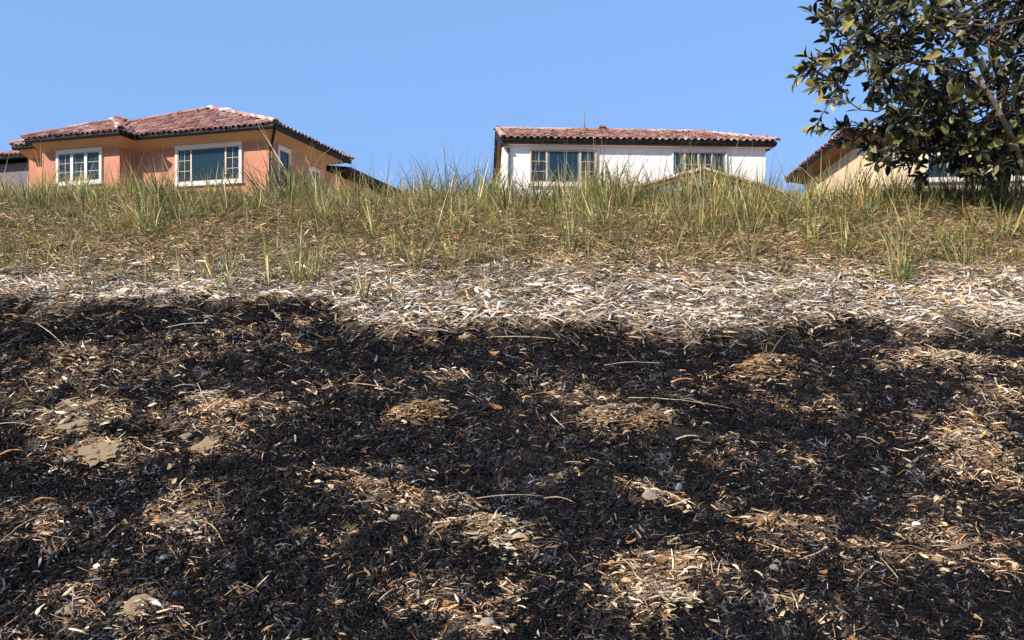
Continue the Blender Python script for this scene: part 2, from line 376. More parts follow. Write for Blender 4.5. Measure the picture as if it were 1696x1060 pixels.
# ------------------------------------------------------------------ grass
GREEN = [(.09, .14, .028), (.14, .19, .035), (.24, .24, .045), (.05, .08, .035)]
STRAW = [(.44, .34, .13), (.56, .46, .23), (.34, .22, .07), (.46, .40, .15)]
def blade(h, wd, lean, az, curve, base, c0, c1, seg=6, kink=0):
    V = []; F = []; Cc = []
    px, py, pz = base; ang = lean; t3 = Vector((math.cos(az), math.sin(az), 0)); sdv = Vector((-math.sin(az+rv(-.9, .9)), math.cos(az), 0)).normalized()
    p = Vector(base); st = h/seg
    for i in range(seg+1):
        t = i/seg; ww = wd*(1-t**1.6)*.5*(.7+.6*min(1, t*3)) if i < seg else wd*.03
        V.append(p-sdv*ww); V.append(p+sdv*ww+t3*ww*.3)
        c = [a*(1-t)+b*t for a, b in zip(c0, c1)]; Cc += [c, c]
        ang += curve/seg*(1+t)+(kink if i == 3 else 0)
        p = p+(t3*math.sin(ang)+Vector((0, 0, 1))*math.cos(ang))*st
    for i in range(seg):
        a = i*2; F.append((a, a+1, a+3, a+2))
    return np.array([tuple(v) for v in V]), F, np.array(Cc)
def tuft_parts(nb, green=.6, spread=.05, lean=.35, wd=.011):
    out = []
    for j in range(nb):
        g = random.random() < green
        c0 = random.choice(GREEN) if g else random.choice(STRAW); c1 = random.choice(STRAW if random.random() < .45 else GREEN) if g else random.choice(STRAW)
        f = rv(.7, 1.25); c0 = [a*f*.8 for a in c0]; c1 = [a*f for a in c1]
        a = rv(0, 6.28)
        out.append(blade(rv(.45, 1)*(1 if random.random() < .8 else .5), wd*rv(.6, 1.3), abs(random.gauss(0, lean)), a, rv(-.05, .7)*random.choice([1, 1, 1, 2]), (math.cos(a)*rv(0, spread), math.sin(a)*rv(0, spread), -.02), c0, c1, kink=rv(.6, 1.6) if random.random() < .12 else 0))
    return out
grass_lib = Lib()
for k in range(8): grass_lib.add(tuft_parts(random.randint(12, 20), .62, .09, .42, .014))
for k in range(4): grass_lib.add(tuft_parts(random.randint(8, 14), .3, .10, .75, .013))
for k in range(4): grass_lib.add(tuft_parts(random.randint(3, 6), .8, .06, .30, .017))
x, y = region(7500, 4.2, 8.4, .6)
cl = fbm(x*1.6, y*1.6, 55, 3)
pxx = x/y*FPX+CX
dens = sstep(4.2, 5.6, y-.15*np.exp(-((pxx-1250)/260)**2)+.45*np.exp(-((pxx-250)/330)**2))*.95+.05
k = rng.random(len(x)) < dens*np.clip(4*(cl-.27), .04, 1.6)*.80; x, y = x[k], y[k]; n = len(x); pxx = pxx[k]
h = (.10+.44*rng.random(n)**2.0)*(.8+.3*sstep(5, 6.8, y))
h = h*(1-.25*(pxx < 330)*sstep(6.0, 6.8, y))*(.35+1.5*fbm(x*2.3, y*1.2, 64, 3))
tilt = np.where(pxx < 620, rng.normal(-.22, .25, n), rng.normal(-.04, .24, n))
zr = rng.random(n)*6.3
rot = np.stack([rng.normal(0, .15, n), tilt, zr*0+rng.normal(0, .8, n)], 1)
tint = .75+1.0*rng.random((n, 1))**1.5*np.ones((1, 3)); tint[:, 0] *= 1+.25*(rng.random(n)-.4); tint[:, 2] *= .9+.3*rng.random(n); tint *= (.45+1.1*vnoise(x*5, y*3, 88))[:, None]
pid = np.where(rng.random(n) < .6, rng.integers(0, 8, n), np.where(rng.random(n) < .6, rng.integers(8, 12, n), rng.integers(12, 16, n)))
scatter('wild_grass', 'green and straw coloured wild grass along the top of the bank', 'grass', grass_lib, np.stack([x, y, ground(x, y)], 1), rot, np.stack([h, h, h], 1), pid, tint, M['blade'])
# long thin blades standing above the rest along the crest
tall_lib = Lib()
for k in range(8): tall_lib.add(tuft_parts(random.randint(2, 5), .75, .10, .28, .0085))
x, y = region(2100, 4.9, 7.6, .3); pxx = x/y*FPX+CX
k = rng.random(len(x)) < (.25+.75*sstep(420, 650, pxx))*(.3+1.1*fbm(x*1.9, y*1.1, 71, 2))*sstep(4.8, 6.2, y); x, y, pxx = x[k], y[k], pxx[k]; n = len(x)
h = .32+.38*rng.random(n)**1.5
tint = .7+.7*rng.random((n, 1))*np.ones((1, 3))
scatter('tall_wild_grass', 'long thin grass blades rising against the sky and the houses', 'grass', tall_lib, np.stack([x, y, ground(x, y)], 1), np.stack([rng.normal(0, .12, n), rng.normal(-.10, .20, n), rng.normal(0, .9, n)], 1), np.stack([h, h, h], 1), rng.integers(0, 8, n), tint, M['blade'])
# low matted grass and dead blades lying under the tufts
mat_lib = Lib()
for k in range(8):
    parts = []
    for j in range(16):
        c = random.choice(STRAW+STRAW+GREEN); f = rv(.6, 1.2); c = [a*f for a in c]
        parts.append(blade(rv(.4, 1), .016, rv(.8, 1.5), rv(0, 6.28), rv(-.3, .6), (rv(-.3, .3), rv(-.3, .3), .02), c, c))
    mat_lib.add(parts)
x, y = region(8500, 4.1, 8.2, .6); k = rng.random(len(x)) < sstep(4.2, 5.6, y)*.9+.08; x, y = x[k], y[k]; n = len(x)
h = .12+.16*rng.random(n)
scatter('matted_grass', 'low matted dead grass lying between the tufts', 'grass', mat_lib, np.stack([x, y, ground(x, y)], 1), np.stack([rng.normal(.2, .15, n), rng.normal(0, .15, n), rng.random(n)*6.3], 1), np.stack([h, h, h], 1), rng.integers(0, 8, n), .8+.8*rng.random((n, 1))*np.ones((1, 3)), M['blade'])

# single tufts one can point at
TUFTS = [(1492, 472, .50, 46, .75, 'tallest green tuft standing alone on the pale mulch below the tree'),
 (1243, 432, .44, 26, .5, 'slim upright tuft below the right window of the white house'),
 (603, 497, .36, 22, .45, 'greyish straw tuft growing lowest on the bank, right of the orange bark chip'),
 (492, 470, .46, 34, .5, 'wide straw and green tuft left of the orange bark chip'),
 (690, 452, .38, 26, .6, 'upright green tuft between the two main houses, on bare mulch'),
 (945, 418, .48, 26, .7, 'tall green tuft below the left window of the white house'),
 (1655, 482, .26, 20, .4, 'short splayed tuft at the right edge of the pale mulch'),
 (1400, 425, .36, 28, .6, 'bushy tuft just left of the tallest lone tuft'),
 (130, 462, .34, 26, .45, 'leaning tuft below the three-light window of the orange house'),
 (1270, 592, .24, 7, .1, 'few dry upright straws sprouting from the fibrous bark clump'),
 (790, 440, .32, 22, .5, 'small tuft straight below the left corner of the white house')]
for px, py, h, nb, gr, lab in TUFTS:
    p = gpoint(px, py); parts = tuft_parts(nb, gr, .10, .30, .013)
    V = []; F = []; cc = []; n0 = 0
    for v, f, c in parts:
        V.append(v*h); F += [tuple(i+n0 for i in q) for q in f]; n0 += len(v); cc.append(c)
    me = mesh_np('grass_tuft', np.concatenate(V), F, np.concatenate(cc)); o = link('grass_tuft', me, None, M['blade1']); o.location = p
    tag(o, lab, 'grass tuft', 'single grass tufts on the bank')

# ------------------------------------------------------------------ stones, clods, chips, sticks, clumps
def stone_mesh(seed, flat=.6, cuts=9, sub=3):
    r = random.Random(seed); bm = bmesh.new(); bmesh.ops.create_icosphere(bm, subdivisions=sub, radius=1)
    pl = [(Vector((r.gauss(0, 1), r.gauss(0, 1), r.gauss(0, 1))).normalized(), r.uniform(.55, .85)) for _ in range(cuts)]
    for v in bm.verts:
        for nrm, dd in pl:
            e = v.co.dot(nrm)-dd
            if e > 0: v.co -= nrm*e
        v.co += Vector((r.uniform(-1, 1), r.uniform(-1, 1), r.uniform(-1, 1)))*.02
        v.co.z *= flat
    me = bpy.data.meshes.new('stone'); bm.to_mesh(me); bm.free(); return me
STONES = [(232, 1008, 26, 'stone', 1.2, .75, 'largest rounded tan stone in the lower left corner'),
 (174, 1000, 10, 'stone_brown', 1, .9, 'small round brown stone left of the large tan stone'),
 (112, 1014, 17, 'stone_pale', 1.2, .6, 'cream angular stone in the lower left corner'),
 (114, 765, 11, 'stone_pale', 1.3, .7, 'small white stone left below the tan earth clods'),
 (284, 776, 11, 'stone', 1, .7, 'small tan stone on black ground right of the earth clods'),
 (310, 728, 13, 'stone', 1, .8, 'rounded tan stone at the left end of a pale earth strip'),
 (1076, 822, 17, 'stone_pale', 1.2, .6, 'square tan stone low right of centre'),
 (1124, 811, 10, 'stone_grey', .8, 1, 'grey upright stone beside the square tan stone'),
 (1112, 902, 11, 'stone', .9, .9, 'pointed tan stone below the square tan stone'),
 (1128, 905, 7, 'stone_pale', 1, .8, 'small white pebble touching the pointed tan stone'),
 (806, 1043, 20, 'stone_pale', 1.3, .7, 'pale hollowed stone at the bottom edge near the middle'),
 (1505, 774, 8, 'stone', 1, .9, 'small cream pebble on black ground at the right'),
 (1552, 932, 12, 'stone', 1.1, .8, 'tan stone near the lower right on a strip of spared mulch'),
 (630, 802, 10, 'stone', 1, .8, 'round tan pebble below the middle left'),
 (652, 859, 10, 'stone_pale', 1.3, .7, 'cream pebble on black ground left of the long straw clump'),
 (1680, 724, 12, 'stone_pale', 1.6, .5, 'flat white stone at the right edge'),
 (270, 925, 8, 'stone_grey', 1.3, .7, 'bluish grey pebble above the large tan stone'),
 (1283, 943, 9, 'stone_grey', 1.2, .7, 'grey pebble right of the large patch of bark chips'),
 (1575, 925+75, 8, 'stone', 1.2, .7, 'dull tan pebble close to the lower right corner')]
for i, (px, py, r, m_, ex, fl, lab) in enumerate(STONES):
    p = gpoint(px, py); s = .82*r*p.y/FPX; me = stone_mesh(i+40, fl, 13); o = link('stone', me, None, M[m_])
    o.location = p+Vector((0, 0, s*.30)); o.scale = (s*ex, s*1.1, s*1.1); o.rotation_euler = (R(20), 0, rv(-.4, .4)); tag(o, lab, 'stone', 'stones lying on the burnt bank')
CLODS = [(122, 702, 34, 'widest pale earth clod, matted with straw, left of centre'), (165, 743, 36, 'flat pale earth clod just below the widest one'),
 (348, 736, 30, 'thin strip of crumbled pale earth right of the round tan stone'), (750, 988, 20, 'small pale earth clod alone on black ground, bottom middle'),
 (1530, 690, 18, 'small tan earth clod right of the middle on black ground')]
for i, (px, py, r, lab) in enumerate(CLODS):
    p = gpoint(px, py); s = r*p.y/FPX; me = stone_mesh(i+90, .45, 14, 4)
    for v in me.vertices:
        q = v.co; nn = float(fbm(np.array([q.x*5+i]), np.array([q.y*5+q.z*4]), 5, 4)[0])-.45; v.co = q*(1+1.1*nn)
    o = link('earth_clod', me, None, M['soil']); o.location = p+Vector((0, 0, -.006)); o.scale = (s*1.15, s*1.0, s*.8); o.rotation_euler = (R(24), 0, rv(-.4, .4))
    tag(o, lab, 'clod', 'pale earth clods on the bank')

def tube_mesh(pts, r0, r1, seg=7, name='stick', knots=0):
    V = []; F = []; n = len(pts)
    for i, p in enumerate(pts):
        p = Vector(p); d = (Vector(pts[min(i+1, n-1)])-Vector(pts[max(i-1, 0)])).normalized()
        a = d.cross(Vector((0, 0, 1)));  a = a.normalized() if a.length > 1e-3 else Vector((1, 0, 0)); b = d.cross(a)
        t = i/(n-1); r = r0*(1-t)+r1*t
        if knots and i % knots == 0 and 0 < i < n-1: r *= 1.35
        for k in range(seg):
            an = 2*math.pi*k/seg; V.append(p+(a*math.cos(an)+b*math.sin(an))*r)
    for i in range(n-1):
        for k in range(seg):
            k2 = (k+1) % seg; F.append((i*seg+k, i*seg+k2, (i+1)*seg+k2, (i+1)*seg+k))
    F.append(tuple(range(seg-1, -1, -1))); F.append(tuple((n-1)*seg+k for k in range(seg)))
    me = mesh_np(name, V, F, smooth=True); return me
STICKS = [((60, 540), (113, 588), 2.0, 'twig', 'stick', 'thin straight twig slanting down right at the far left, under the pale mulch'),
 ((1040, 664), (1215, 683), 1.8, 'twig', 'stick', 'long thin forked twig on black ground right of centre'),
 ((805, 549), (926, 567), 2.2, 'twig', 'stick', 'long tan stalk just below the pale mulch in the middle'),
 ((690, 550), (752, 547), 3.6, 'twig_pale', 'reed', 'thick pale split reed at the burn line left of the middle'),
 ((790, 832), (905, 829), 1.9, 'twig_pale', 'stick', 'grey twig lying level above the long straw clump'),
 ((900, 832), (952, 840), 2.0, 'twig', 'stick', 'tan twig continuing right of the level grey twig'),
 ((575, 640), (655, 655), 2.0, 'twig', 'stick', 'tan twig left of the brown bark clump'),
 ((0, 761), (42, 754), 4.4, 'twig_orange', 'stick', 'thick orange stick at the left edge'),
 ((56, 838), (95, 836), 4, 'twig_orange', 'stick', 'short orange stick lying level above the lower left mulch patch'),
 ((1120, 735), (1162, 731), 4.2, 'twig', 'wood splinter', 'short thick splinter on a brown patch right of centre'),
 ((1112, 640), (1150, 636), 5.0, 'twig_orange', 'wood splinter', 'chunky orange wood splinter under the fibrous bark clump to the left'),
 ((215, 655), (245, 645), 2.2, 'twig', 'stick', 'short twig in the brown mulch at the left'),
 ((285, 648), (330, 646), 3.0, 'twig_pale', 'reed', 'pale jointed reed above the left mulch patch'),
 ((275, 548), (350, 541), 2.6, 'twig_pale', 'reed', 'pale reed lying level below the burn line at the left'),
 ((327, 640), (352, 695), 2.0, 'twig_pale', 'straw', 'pale straw slanting down over the left mulch patch'),
 ((838, 893), (856, 918), 1.4, 'twig_orange', 'straw', 'yellow straw poking down from the long straw clump'),
 ((1655, 785), (1696, 800), 2.4, 'twig_pale', 'stick', 'pale twig slanting down at the right edge'),
 ((1418, 730), (1458, 742), 2.0, 'twig_pale', 'straw', 'short pale straw on black ground at the right'),
 ((0, 708), (60, 713), 2.2, 'twig', 'stick', 'thin twig at the left edge beside the widest earth clod'),
 ((1000, 610), (1100, 607), 1.6, 'twig_pale', 'straw', 'long grey straw lying level in the middle of the black ground'),
 ((1655, 540), (1696, 536), 2.8, 'twig_pale', 'reed', 'pale reed on the burn line at the right edge'),
 ((1245, 850), (1322, 884), 2.4, 'twig', 'stick', 'tan stick slanting over a mulch patch in the lower right half'),
 ((1530, 418), (1620, 416), 4.0, 'twig', 'stick', 'brown stick lying level in the pale mulch behind the lone tall tuft'),
 ((335, 868), (372, 912), 2.4, 'twig', 'stick', 'tan stick leaning on the patch left of the bottom middle'),
 ((0, 905), (65, 862), 2.4, 'twig', 'stick', 'twig slanting up right over the lower left mulch patch')]
for i, (a, b, r, m_, nm, lab) in enumerate(STICKS):
    A, B = gpoint(*a), gpoint(*b); n = 9; pts = []; rr = random.Random(i); off = rr.uniform(-.015, .015)
    for k in range(n):
        t = k/(n-1); p = A.lerp(B, t); lift = .012+.5*r*A.y/FPX
        z = max(p.z, gz(p.x, p.y)*.4+p.z*.6)+lift+.01*math.sin(t*3.14)
        pts.append((p.x+off*math.sin(t*3.1)*.3+rr.uniform(-.002, .002), p.y+off*math.sin(t*3.1)*.5, z))
    rad = r*.5*(A.y+B.y)/FPX*.40
    cat = {'reed': 'reed', 'straw': 'straw', 'wood splinter': 'splinter'}.get(nm, 'twig')
    o = link(nm.replace(' ', '_'), tube_mesh(pts, rad, rad*(.9 if nm == 'reed' else .6), 7, nm.replace(' ', '_'), 3), None, M[m_])
    tag(o, lab, cat, 'twigs, reeds and straws on the bank')
    if 'forked' in lab:
        q = Vector(pts[4]); link('side_twig', tube_mesh([q, q+Vector((.03, -.05, .01)), q+Vector((.06, -.12, 0)), q+Vector((.07, -.15, -.01))], rad*.8, rad*.4, 6, 'side_twig'), o, M[m_])

def fibre_clump(px, py, rx, ry, hgt, n, pal, seed, lmax=.12, wmul=1):
    rnd = random.Random(seed); c = gpoint(px, py); d = c.y; Rx = rx*d/FPX; Ry = ry*d*d/(1.688*FPX)*1.0; H = hgt
    V = []; F = []; cc = []; n0 = 0
    # lumpy core
    K = 20; J = 7
    core = []
    for j in range(J):
        for k in range(K):
            a = 2*math.pi*k/K; q = j/(J-1); rr = q*(.85+.3*rnd.random()); X = Rx*rr*math.cos(a)*.7; Y = Ry*rr*math.sin(a)*.7
            z = H*(1-q*q)*(.7+.3*rnd.random())
            core.append((X, Y, z+gz(c.x+X, c.y+Y)-c.z-.004-.015*(q > .95)))
    for j in range(J-1):
        for k in range(K):
            F.append((j*K+k, (j+1)*K+k, (j+1)*K+(k+1) % K, j*K+(k+1) % K))
    o = link('straw_clump', mesh_np('straw_clump', core, F, np.tile(np.array([.07, .045, .03]), (len(core), 1))), None, M['fibre']); o.location = c
    V = []; F = []; cc = []; n0 = 0
    for i in range(n):
        a = rnd.uniform(0, 6.28); q = min(1.5, abs(rnd.gauss(0, .55))); q *= 1+.45*math.sin(a*2+seed)+.35*math.sin(a*5+seed*2); X = Rx*q*math.cos(a); Y = Ry*q*math.sin(a)
        l = .012+rnd.random()**2.2*lmax*c.y/3
        v, f = strip(l, l*rnd.choice([.05, .07, .10, .18, .26])*wmul, .003, rnd.uniform(0, .15), 0, .5, 4, rnd.uniform(-1, 1), rnd.uniform(-.2, .2), .2, rnd)
        z = H*.8*max(0, 1-q*q)+gz(c.x+X, c.y+Y)-c.z+rnd.uniform(0, .016)
        v = xform(v, (X, Y, z), (math.radians(24)+rnd.gauss(0, .3), rnd.gauss(0, .28), rnd.gauss(0, .75)))
        f0 = rnd.uniform(.6, 1.3); col = np.array(rnd.choice(pal))*f0*1.1
        V.append(v); F += [tuple(t+n0 for t in g) for g in f]; n0 += len(v); cc.append(np.tile(col, (len(v), 1)))
    me = mesh_np('straw_fibres', np.concatenate(V), F, np.concatenate(cc)); q = link('straw_fibres', me, None, M['fibre']); q.parent = o; q['kind'] = 'stuff'; return o
TAN = [(.36, .26, .15), (.46, .36, .23), (.25, .15, .075), (.12, .07, .04), (.54, .46, .34), (.07, .045, .03)]
RUST = [(.32, .18, .08), (.22, .12, .05), (.40, .29, .18), (.10, .06, .035), (.16, .09, .05)]
CL = [(820, 876, 80, 20, .035, 420, TAN, 'long flattened clump of pale straw low in the middle'),
 (1255, 610, 56, 12, .05, 260, RUST, 'fibrous bark clump with an overhanging edge, right of the middle under the burn line'),
 (1010, 688, 48, 14, .045, 240, TAN, 'tangled root clump on black ground just right of the middle'),
 (1068, 702, 36, 12, .04, 160, RUST, 'smaller brown root clump touching the tangled one'),
 (690, 682, 50, 12, .045, 240, RUST, 'brown leafy bark clump left of the middle'),
 (1570, 598, 90, 11, .04, 320, TAN, 'wide straw ledge under the burn line at the right'),
 (345, 665, 48, 16, .03, 200, TAN, 'straw clump at the upper right of the left mulch patch'),
 (225, 1018, 46, 20, .02, 180, TAN, 'straw packed round the largest tan stone'),
 (1095, 990, 90, 34, .02, 420, TAN, 'broad heap of bark chips and straw at the lower right of the middle'),
 (310, 872, 44, 26, .02, 240, TAN, 'ragged straw clump in the lower left half'),
 (720, 545, 70, 9, .03, 200, TAN, 'curved ledge of scorched straw under the pale split reed'),
 (1590, 735, 60, 28, .02, 240, TAN, 'straw mat on black ground at the right'),
 (130, 690, 70, 22, .05, 260, TAN, 'straw mat draped over the widest earth clod'),
 (1265, 870, 46, 12, .02, 140, RUST, 'chips gathered under the slanting tan stick, lower right half')]
for i, (px, py, rx, ry, h, n, pal, lab) in enumerate(CL):
    tag(fibre_clump(px, py, rx, ry, h*.45, int(n*2.2), pal, 500+i, .058), lab, 'clump', 'clumps of straw and bark on the bank')

# orange bark chips one can point at
def chip_mesh(seed):
    rnd = random.Random(seed); K = 9; V = []; F = []
    prof = [rnd.uniform(.5, 1.25) for _ in range(K)]
    for z in (-.12, .12):
        for k in range(K):
            a = 2*math.pi*k/K; x, y = math.cos(a)*prof[k], math.sin(a)*prof[k]*.30; V.append((x, y, z+.25*x*x-.1+rnd.uniform(-.03, .03)))
    V += [(0, 0, -.2), (0, 0, .08)]
    for k in range(K):
        k2 = (k+1) % K; F += [(k, k2, K+k2, K+k), (2*K, k2, k), (2*K+1, K+k, K+k2)]
    return mesh_np('bark_chip', V, F)
cm = [chip_mesh(s) for s in range(6)]
for m_ in cm: m_.materials.append(M['bark'])
cm2 = [m_.copy() for m_ in cm]
for m_ in cm2: m_.materials[0] = M['soil']
CH = [(575, 470, 9, 'bright orange bark chip in the pale mulch below the gap between the houses'), (143, 850, 9, 'upright pointed brown chip in the lower left half'),
 (355, 551, 7, 'orange chip just below the burn line at the left'), (820, 593, 15, 'rusty bark chip in the middle below the burn line'), (770, 566, 17, 'tan boat shaped chip under the long tan stalk'),
 (820, 682, 15, 'pale folded chip right of the brown bark clump'), (400, 712, 15, 'large brown chip at the right end of the left mulch patch'), (1095, 937, 17, 'largest orange chip at the top of the lower heap of chips'),
 (1005, 940, 9, 'orange chip at the left of the lower heap of chips'), (1362, 955, 13, 'long orange chip in the lower right corner area'), (310, 1041, 9, 'orange cylinder shaped chip near the bottom left'),
 (1310, 877, 13, 'flat tan chip at the tip of the slanting stick'), (1585, 915, 18, 'long tan bark piece in the spared patch at the right'), (345, 806, 11, 'tan winged chip on the black ground, left'),
 (1045, 903, 10, 'brown folded chip beside the pointed tan stone'), (1405, 965, 9, 'orange chip beside the long orange one in the lower right corner area')]
for i, (px, py, r, lab) in enumerate(CH):
    p = gpoint(px, py); s = .8*r*p.y/FPX; o = link('bark_chip', (cm if any(t in lab for t in ('orange', 'rust', 'brown')) else cm2)[i % 6]); o.location = p+Vector((0, -.01, .5*s+.008)); o.scale = (s, s*1.2, s)
    o.rotation_euler = (R(40)+rv(-.3, .3), rv(-.4, .4), rv(-.5, .5)) if 'upright' not in lab else (R(80), R(90), .2)
    tag(o, lab, 'bark chip', 'bark chips on the bank')

# ------------------------------------------------------------------ houses
M['orange'] = mat('orange_stucco', (.52, .235, .155), .95, .26, 1.3, .25, 90, .1)
M['white'] = mat('white_stucco', (.84, .80, .77), .95, .08, 1.5, .2, 90, .1)
M['cream'] = mat('cream_stucco', (.72, .56, .36), .95, .12, 1.5, .2, 90, .1)
M['mauve'] = mat('mauve_stucco', (.20, .16, .18), .95, .1, 1.5, .2, 90, .1)
M['peach'] = mat('peach_soffit', (.56, .33, .17), .9, .06, 3)
M['brown'] = mat('brown_soffit', (.27, .13, .055), .85, .15, 5)
M['trim'] = mat('white_trim', (.72, .67, .60), .6, .05, 3)
M['tantrim'] = mat('tan_frame', (.55, .42, .30), .6, .08, 5)
M['gutter'] = mat('dark_gutter', (.006, .006, .007), .6, .2, 3, spec=.25)
M['spout'] = mat('grey_green_downspout', (.13, .15, .13), .5, .2, 3)
M['dark'] = mat('room_dark', (.012, .014, .018), .9)
M['curtain'] = mat('curtain', (.12, .22, .24), .9, .2, 14)
M['pipe'] = mat('vent_pipe', (.35, .14, .09), .7, .3, 10)
M['mortar'] = mat('mortar_cap', (.72, .70, .68), .9, .1, 8)
M['deck'] = mat('roof_deck', (.05, .025, .02), .9, .2, 5)
def glass_mat():
    m = bpy.data.materials.new('window_glass'); m.use_nodes = True; N = m.node_tree.nodes; L = m.node_tree.links; b = N['Principled BSDF']
    b.inputs['Base Color'].default_value = (.012, .030, .045, 1); b.inputs['Roughness'].default_value = .04; b.inputs['Specular IOR Level'].default_value = .4; b.inputs['Metallic'].default_value = 0
    n = N.new('ShaderNodeTexNoise'); n.inputs['Scale'].default_value = 1.2; bp = N.new('ShaderNodeBump'); bp.inputs['Strength'].default_value = .06
    L.new(n.outputs[0], bp.inputs['Height']); L.new(bp.outputs[0], b.inputs['Normal']); return m
M['glass'] = glass_mat()
TILECOL = [(.34, .15, .115), (.42, .23, .18), (.26, .12, .11), (.56, .43, .35), (.16, .075, .075), (.46, .28, .23)]
M['tile'] = [mat('clay_tile_%s' % n_, c, .85, .35, 9, .2, 60) for n_, c in zip(('red', 'salmon', 'purple', 'cream', 'dark', 'pink'), TILECOL)]
M['tilev'] = mat('clay_tile_mixed', (1, 1, 1), .85, .35, 9, .2, 60, vcol=True)

def boxmesh(name, c0, U, V_, Wd, u0, u1, v0, v1, z0, z1):
    P = []
    for z in (z0, z1):
        for (u, v) in ((u0, v0), (u1, v0), (u1, v1), (u0, v1)):
            P.append(c0+U*u+V_*v+Vector((0, 0, z)))
    F = [(3, 2, 1, 0), (4, 5, 6, 7), (0, 1, 5, 4), (1, 2, 6, 5), (2, 3, 7, 6), (3, 0, 4, 7)]
    return P, F
def prism_mesh(name, polys):
    V = []; F = []
    for P, f in polys:
        n = len(V); V += P; F += [tuple(i+n for i in q) for q in f]
    me = mesh_np(name, V, F)
    bm = bmesh.new(); bm.from_mesh(me); bmesh.ops.recalc_face_normals(bm, faces=bm.faces); bm.to_mesh(me); bm.free()
    return me
class House:
    "frame: corner C, U along the front, V inwards; heights above the viewer's eye"
    def __init__(s, C0, U, V_, label, name='house'):
        s.C = Vector((C0[0], C0[1], 0)); s.U = Vector((U[0], U[1], 0)).normalized(); s.V = Vector((V_[0], V_[1], 0)).normalized()
        s.e = empty(name, (s.C.x, s.C.y, 2.75), label, 'house', 'houses above the bank'); s.tiles = []
    def P(s, u, v, h): return s.C+s.U*u+s.V*v+Vector((0, 0, EYE+h))
    def box(s, name, m_, u0, u1, v0, v1, h0, h1, parent=None):
        P_, F = boxmesh(name, s.C, s.U, s.V, 0, u0, u1, v0, v1, EYE+h0, EYE+h1)
        return link(name, prism_mesh(name, [(P_, F)]), parent or s.e, M[m_])
    def boxes(s, name, m_, L, parent=None):
        return link(name, prism_mesh(name, [boxmesh('', s.C, s.U, s.V, 0, a, b, c, d, EYE+e, EYE+f) for a, b, c, d, e, f in L]), parent or s.e, M[m_])
    def wall(s, m_, plan, h0, h1, name='wall', holes=()):
        "vertical shell round a plan outline; h0 below the lot level"
        n = len(plan); V = [s.P(u, v, h0) for u, v in plan]+[s.P(u, v, h1) for u, v in plan]
        F = [(i, (i+1) % n, n+(i+1) % n, n+i) for i in range(n)]+[tuple(range(n, 2*n))]
        return link(name, prism_mesh(name, [(V, F)]), s.e, M[m_])
    def window(s, face, a0, a1, h0, h1, lights, trim=.12, frame='tantrim', trimm='trim', vv=0, sill=True, curtain=False, label=None):
        """face 'f': front plane v=vv; 's': side plane u=vv facing -u; built proud of the wall with a deep reveal"""
        def bx(x0, x1, d0, d1, z0, z1):      # along face, outwards depth (negative v) , height
            if face == 'f': return (x0, x1, vv-d1, vv-d0, z0, z1)
            return (vv-d1, vv-d0, x0, x1, z0, z1)
        tr = [bx(a0, a0+trim, .0, .07, h0, h1), bx(a1-trim, a1, .0, .07, h0, h1), bx(a0+trim, a1-trim, .0, .07, h0, h0+trim), bx(a0+trim, a1-trim, .0, .07, h1-trim, h1)]
        wn = s.boxes('window', trimm, tr)
        if label: wn['label'] = label
        if sill: s.boxes('sill', trimm, [bx(a0-.05, a1+.05, .0, .11, h0-.05, h0-.002)], wn); s.boxes('head_trim', trimm, [bx(a0-.03, a1+.03, .0, .10, h1+.002, h1+.04)], wn)
        i0, i1, j0, j1 = a0+trim, a1-trim, h0+trim, h1-trim; W = i1-i0; x = i0; t = .032
        fr = [bx(i0, i1, .0, .045, j0, j0+t), bx(i0, i1, .0, .045, j1-t, j1)]
        edges = []
        for k, (frac, nc, nr) in enumerate(lights):
            x1 = x+W*frac; fr += [bx(x, x+t, .0, .046, j0+t, j1-t), bx(x1-t, x1, .0, .046, j0+t, j1-t)]
            mu = []
            for c in range(1, nc): xx = x+t+(x1-x-2*t)*c/nc; mu.append(bx(xx-.009, xx+.009, .010, .034, j0+t, j1-t))
            for r_ in range(1, nr): zz = j0+t+(j1-j0-2*t)*r_/nr; mu.append(bx(x+t, x1-t, .010, .036, zz-.009, zz+.009))
            for mm in mu: s.boxes('muntin', frame, [mm], wn)
            s.boxes('pane', 'glass', [bx(x+t, x1-t, .006, .016, j0+t, j1-t)], wn)
            if curtain and nc == 1 and nr == 1:
                for q0, q1 in ((x+t, x+t+.07), (x1-t-.06, x1-t)): s.boxes('curtain', 'curtain', [bx(q0, q1, .0165, .019, j0+t, j1-t)], wn)
            x = x1
        s.boxes('frame', frame, fr, wn)
    def gutter(s, pts, name='gutter', r=.075):
        "a dark half-round gutter along eave points (u,v,h)"
        for (a, b) in zip(pts[:-1], pts[1:]):
            A, B = s.P(*a), s.P(*b); d = (B-A).normalized(); out = d.cross(Vector((0, 0, 1)))
            V = []; F = []
            prof = [(-r, .03), (-r, -.06), (-r*.6, -.12), (r*.6, -.12), (r, -.06), (r, .03), (r*.8, .03), (r*.8, -.05), (r*.45, -.10), (-r*.45, -.10), (-r*.8, -.05), (-r*.8, .03)]
            for p in (A, B):
                for q, z in prof: V.append(p+out*q+Vector((0, 0, z)))
            n = len(prof)
            for k in range(n): F.append((k, (k+1) % n, n+(k+1) % n, n+k))
            F += [tuple(range(n)), tuple(range(n, 2*n))]
            link(name, prism_mesh(name, [(V, F)]), s.e, M['gutter'])
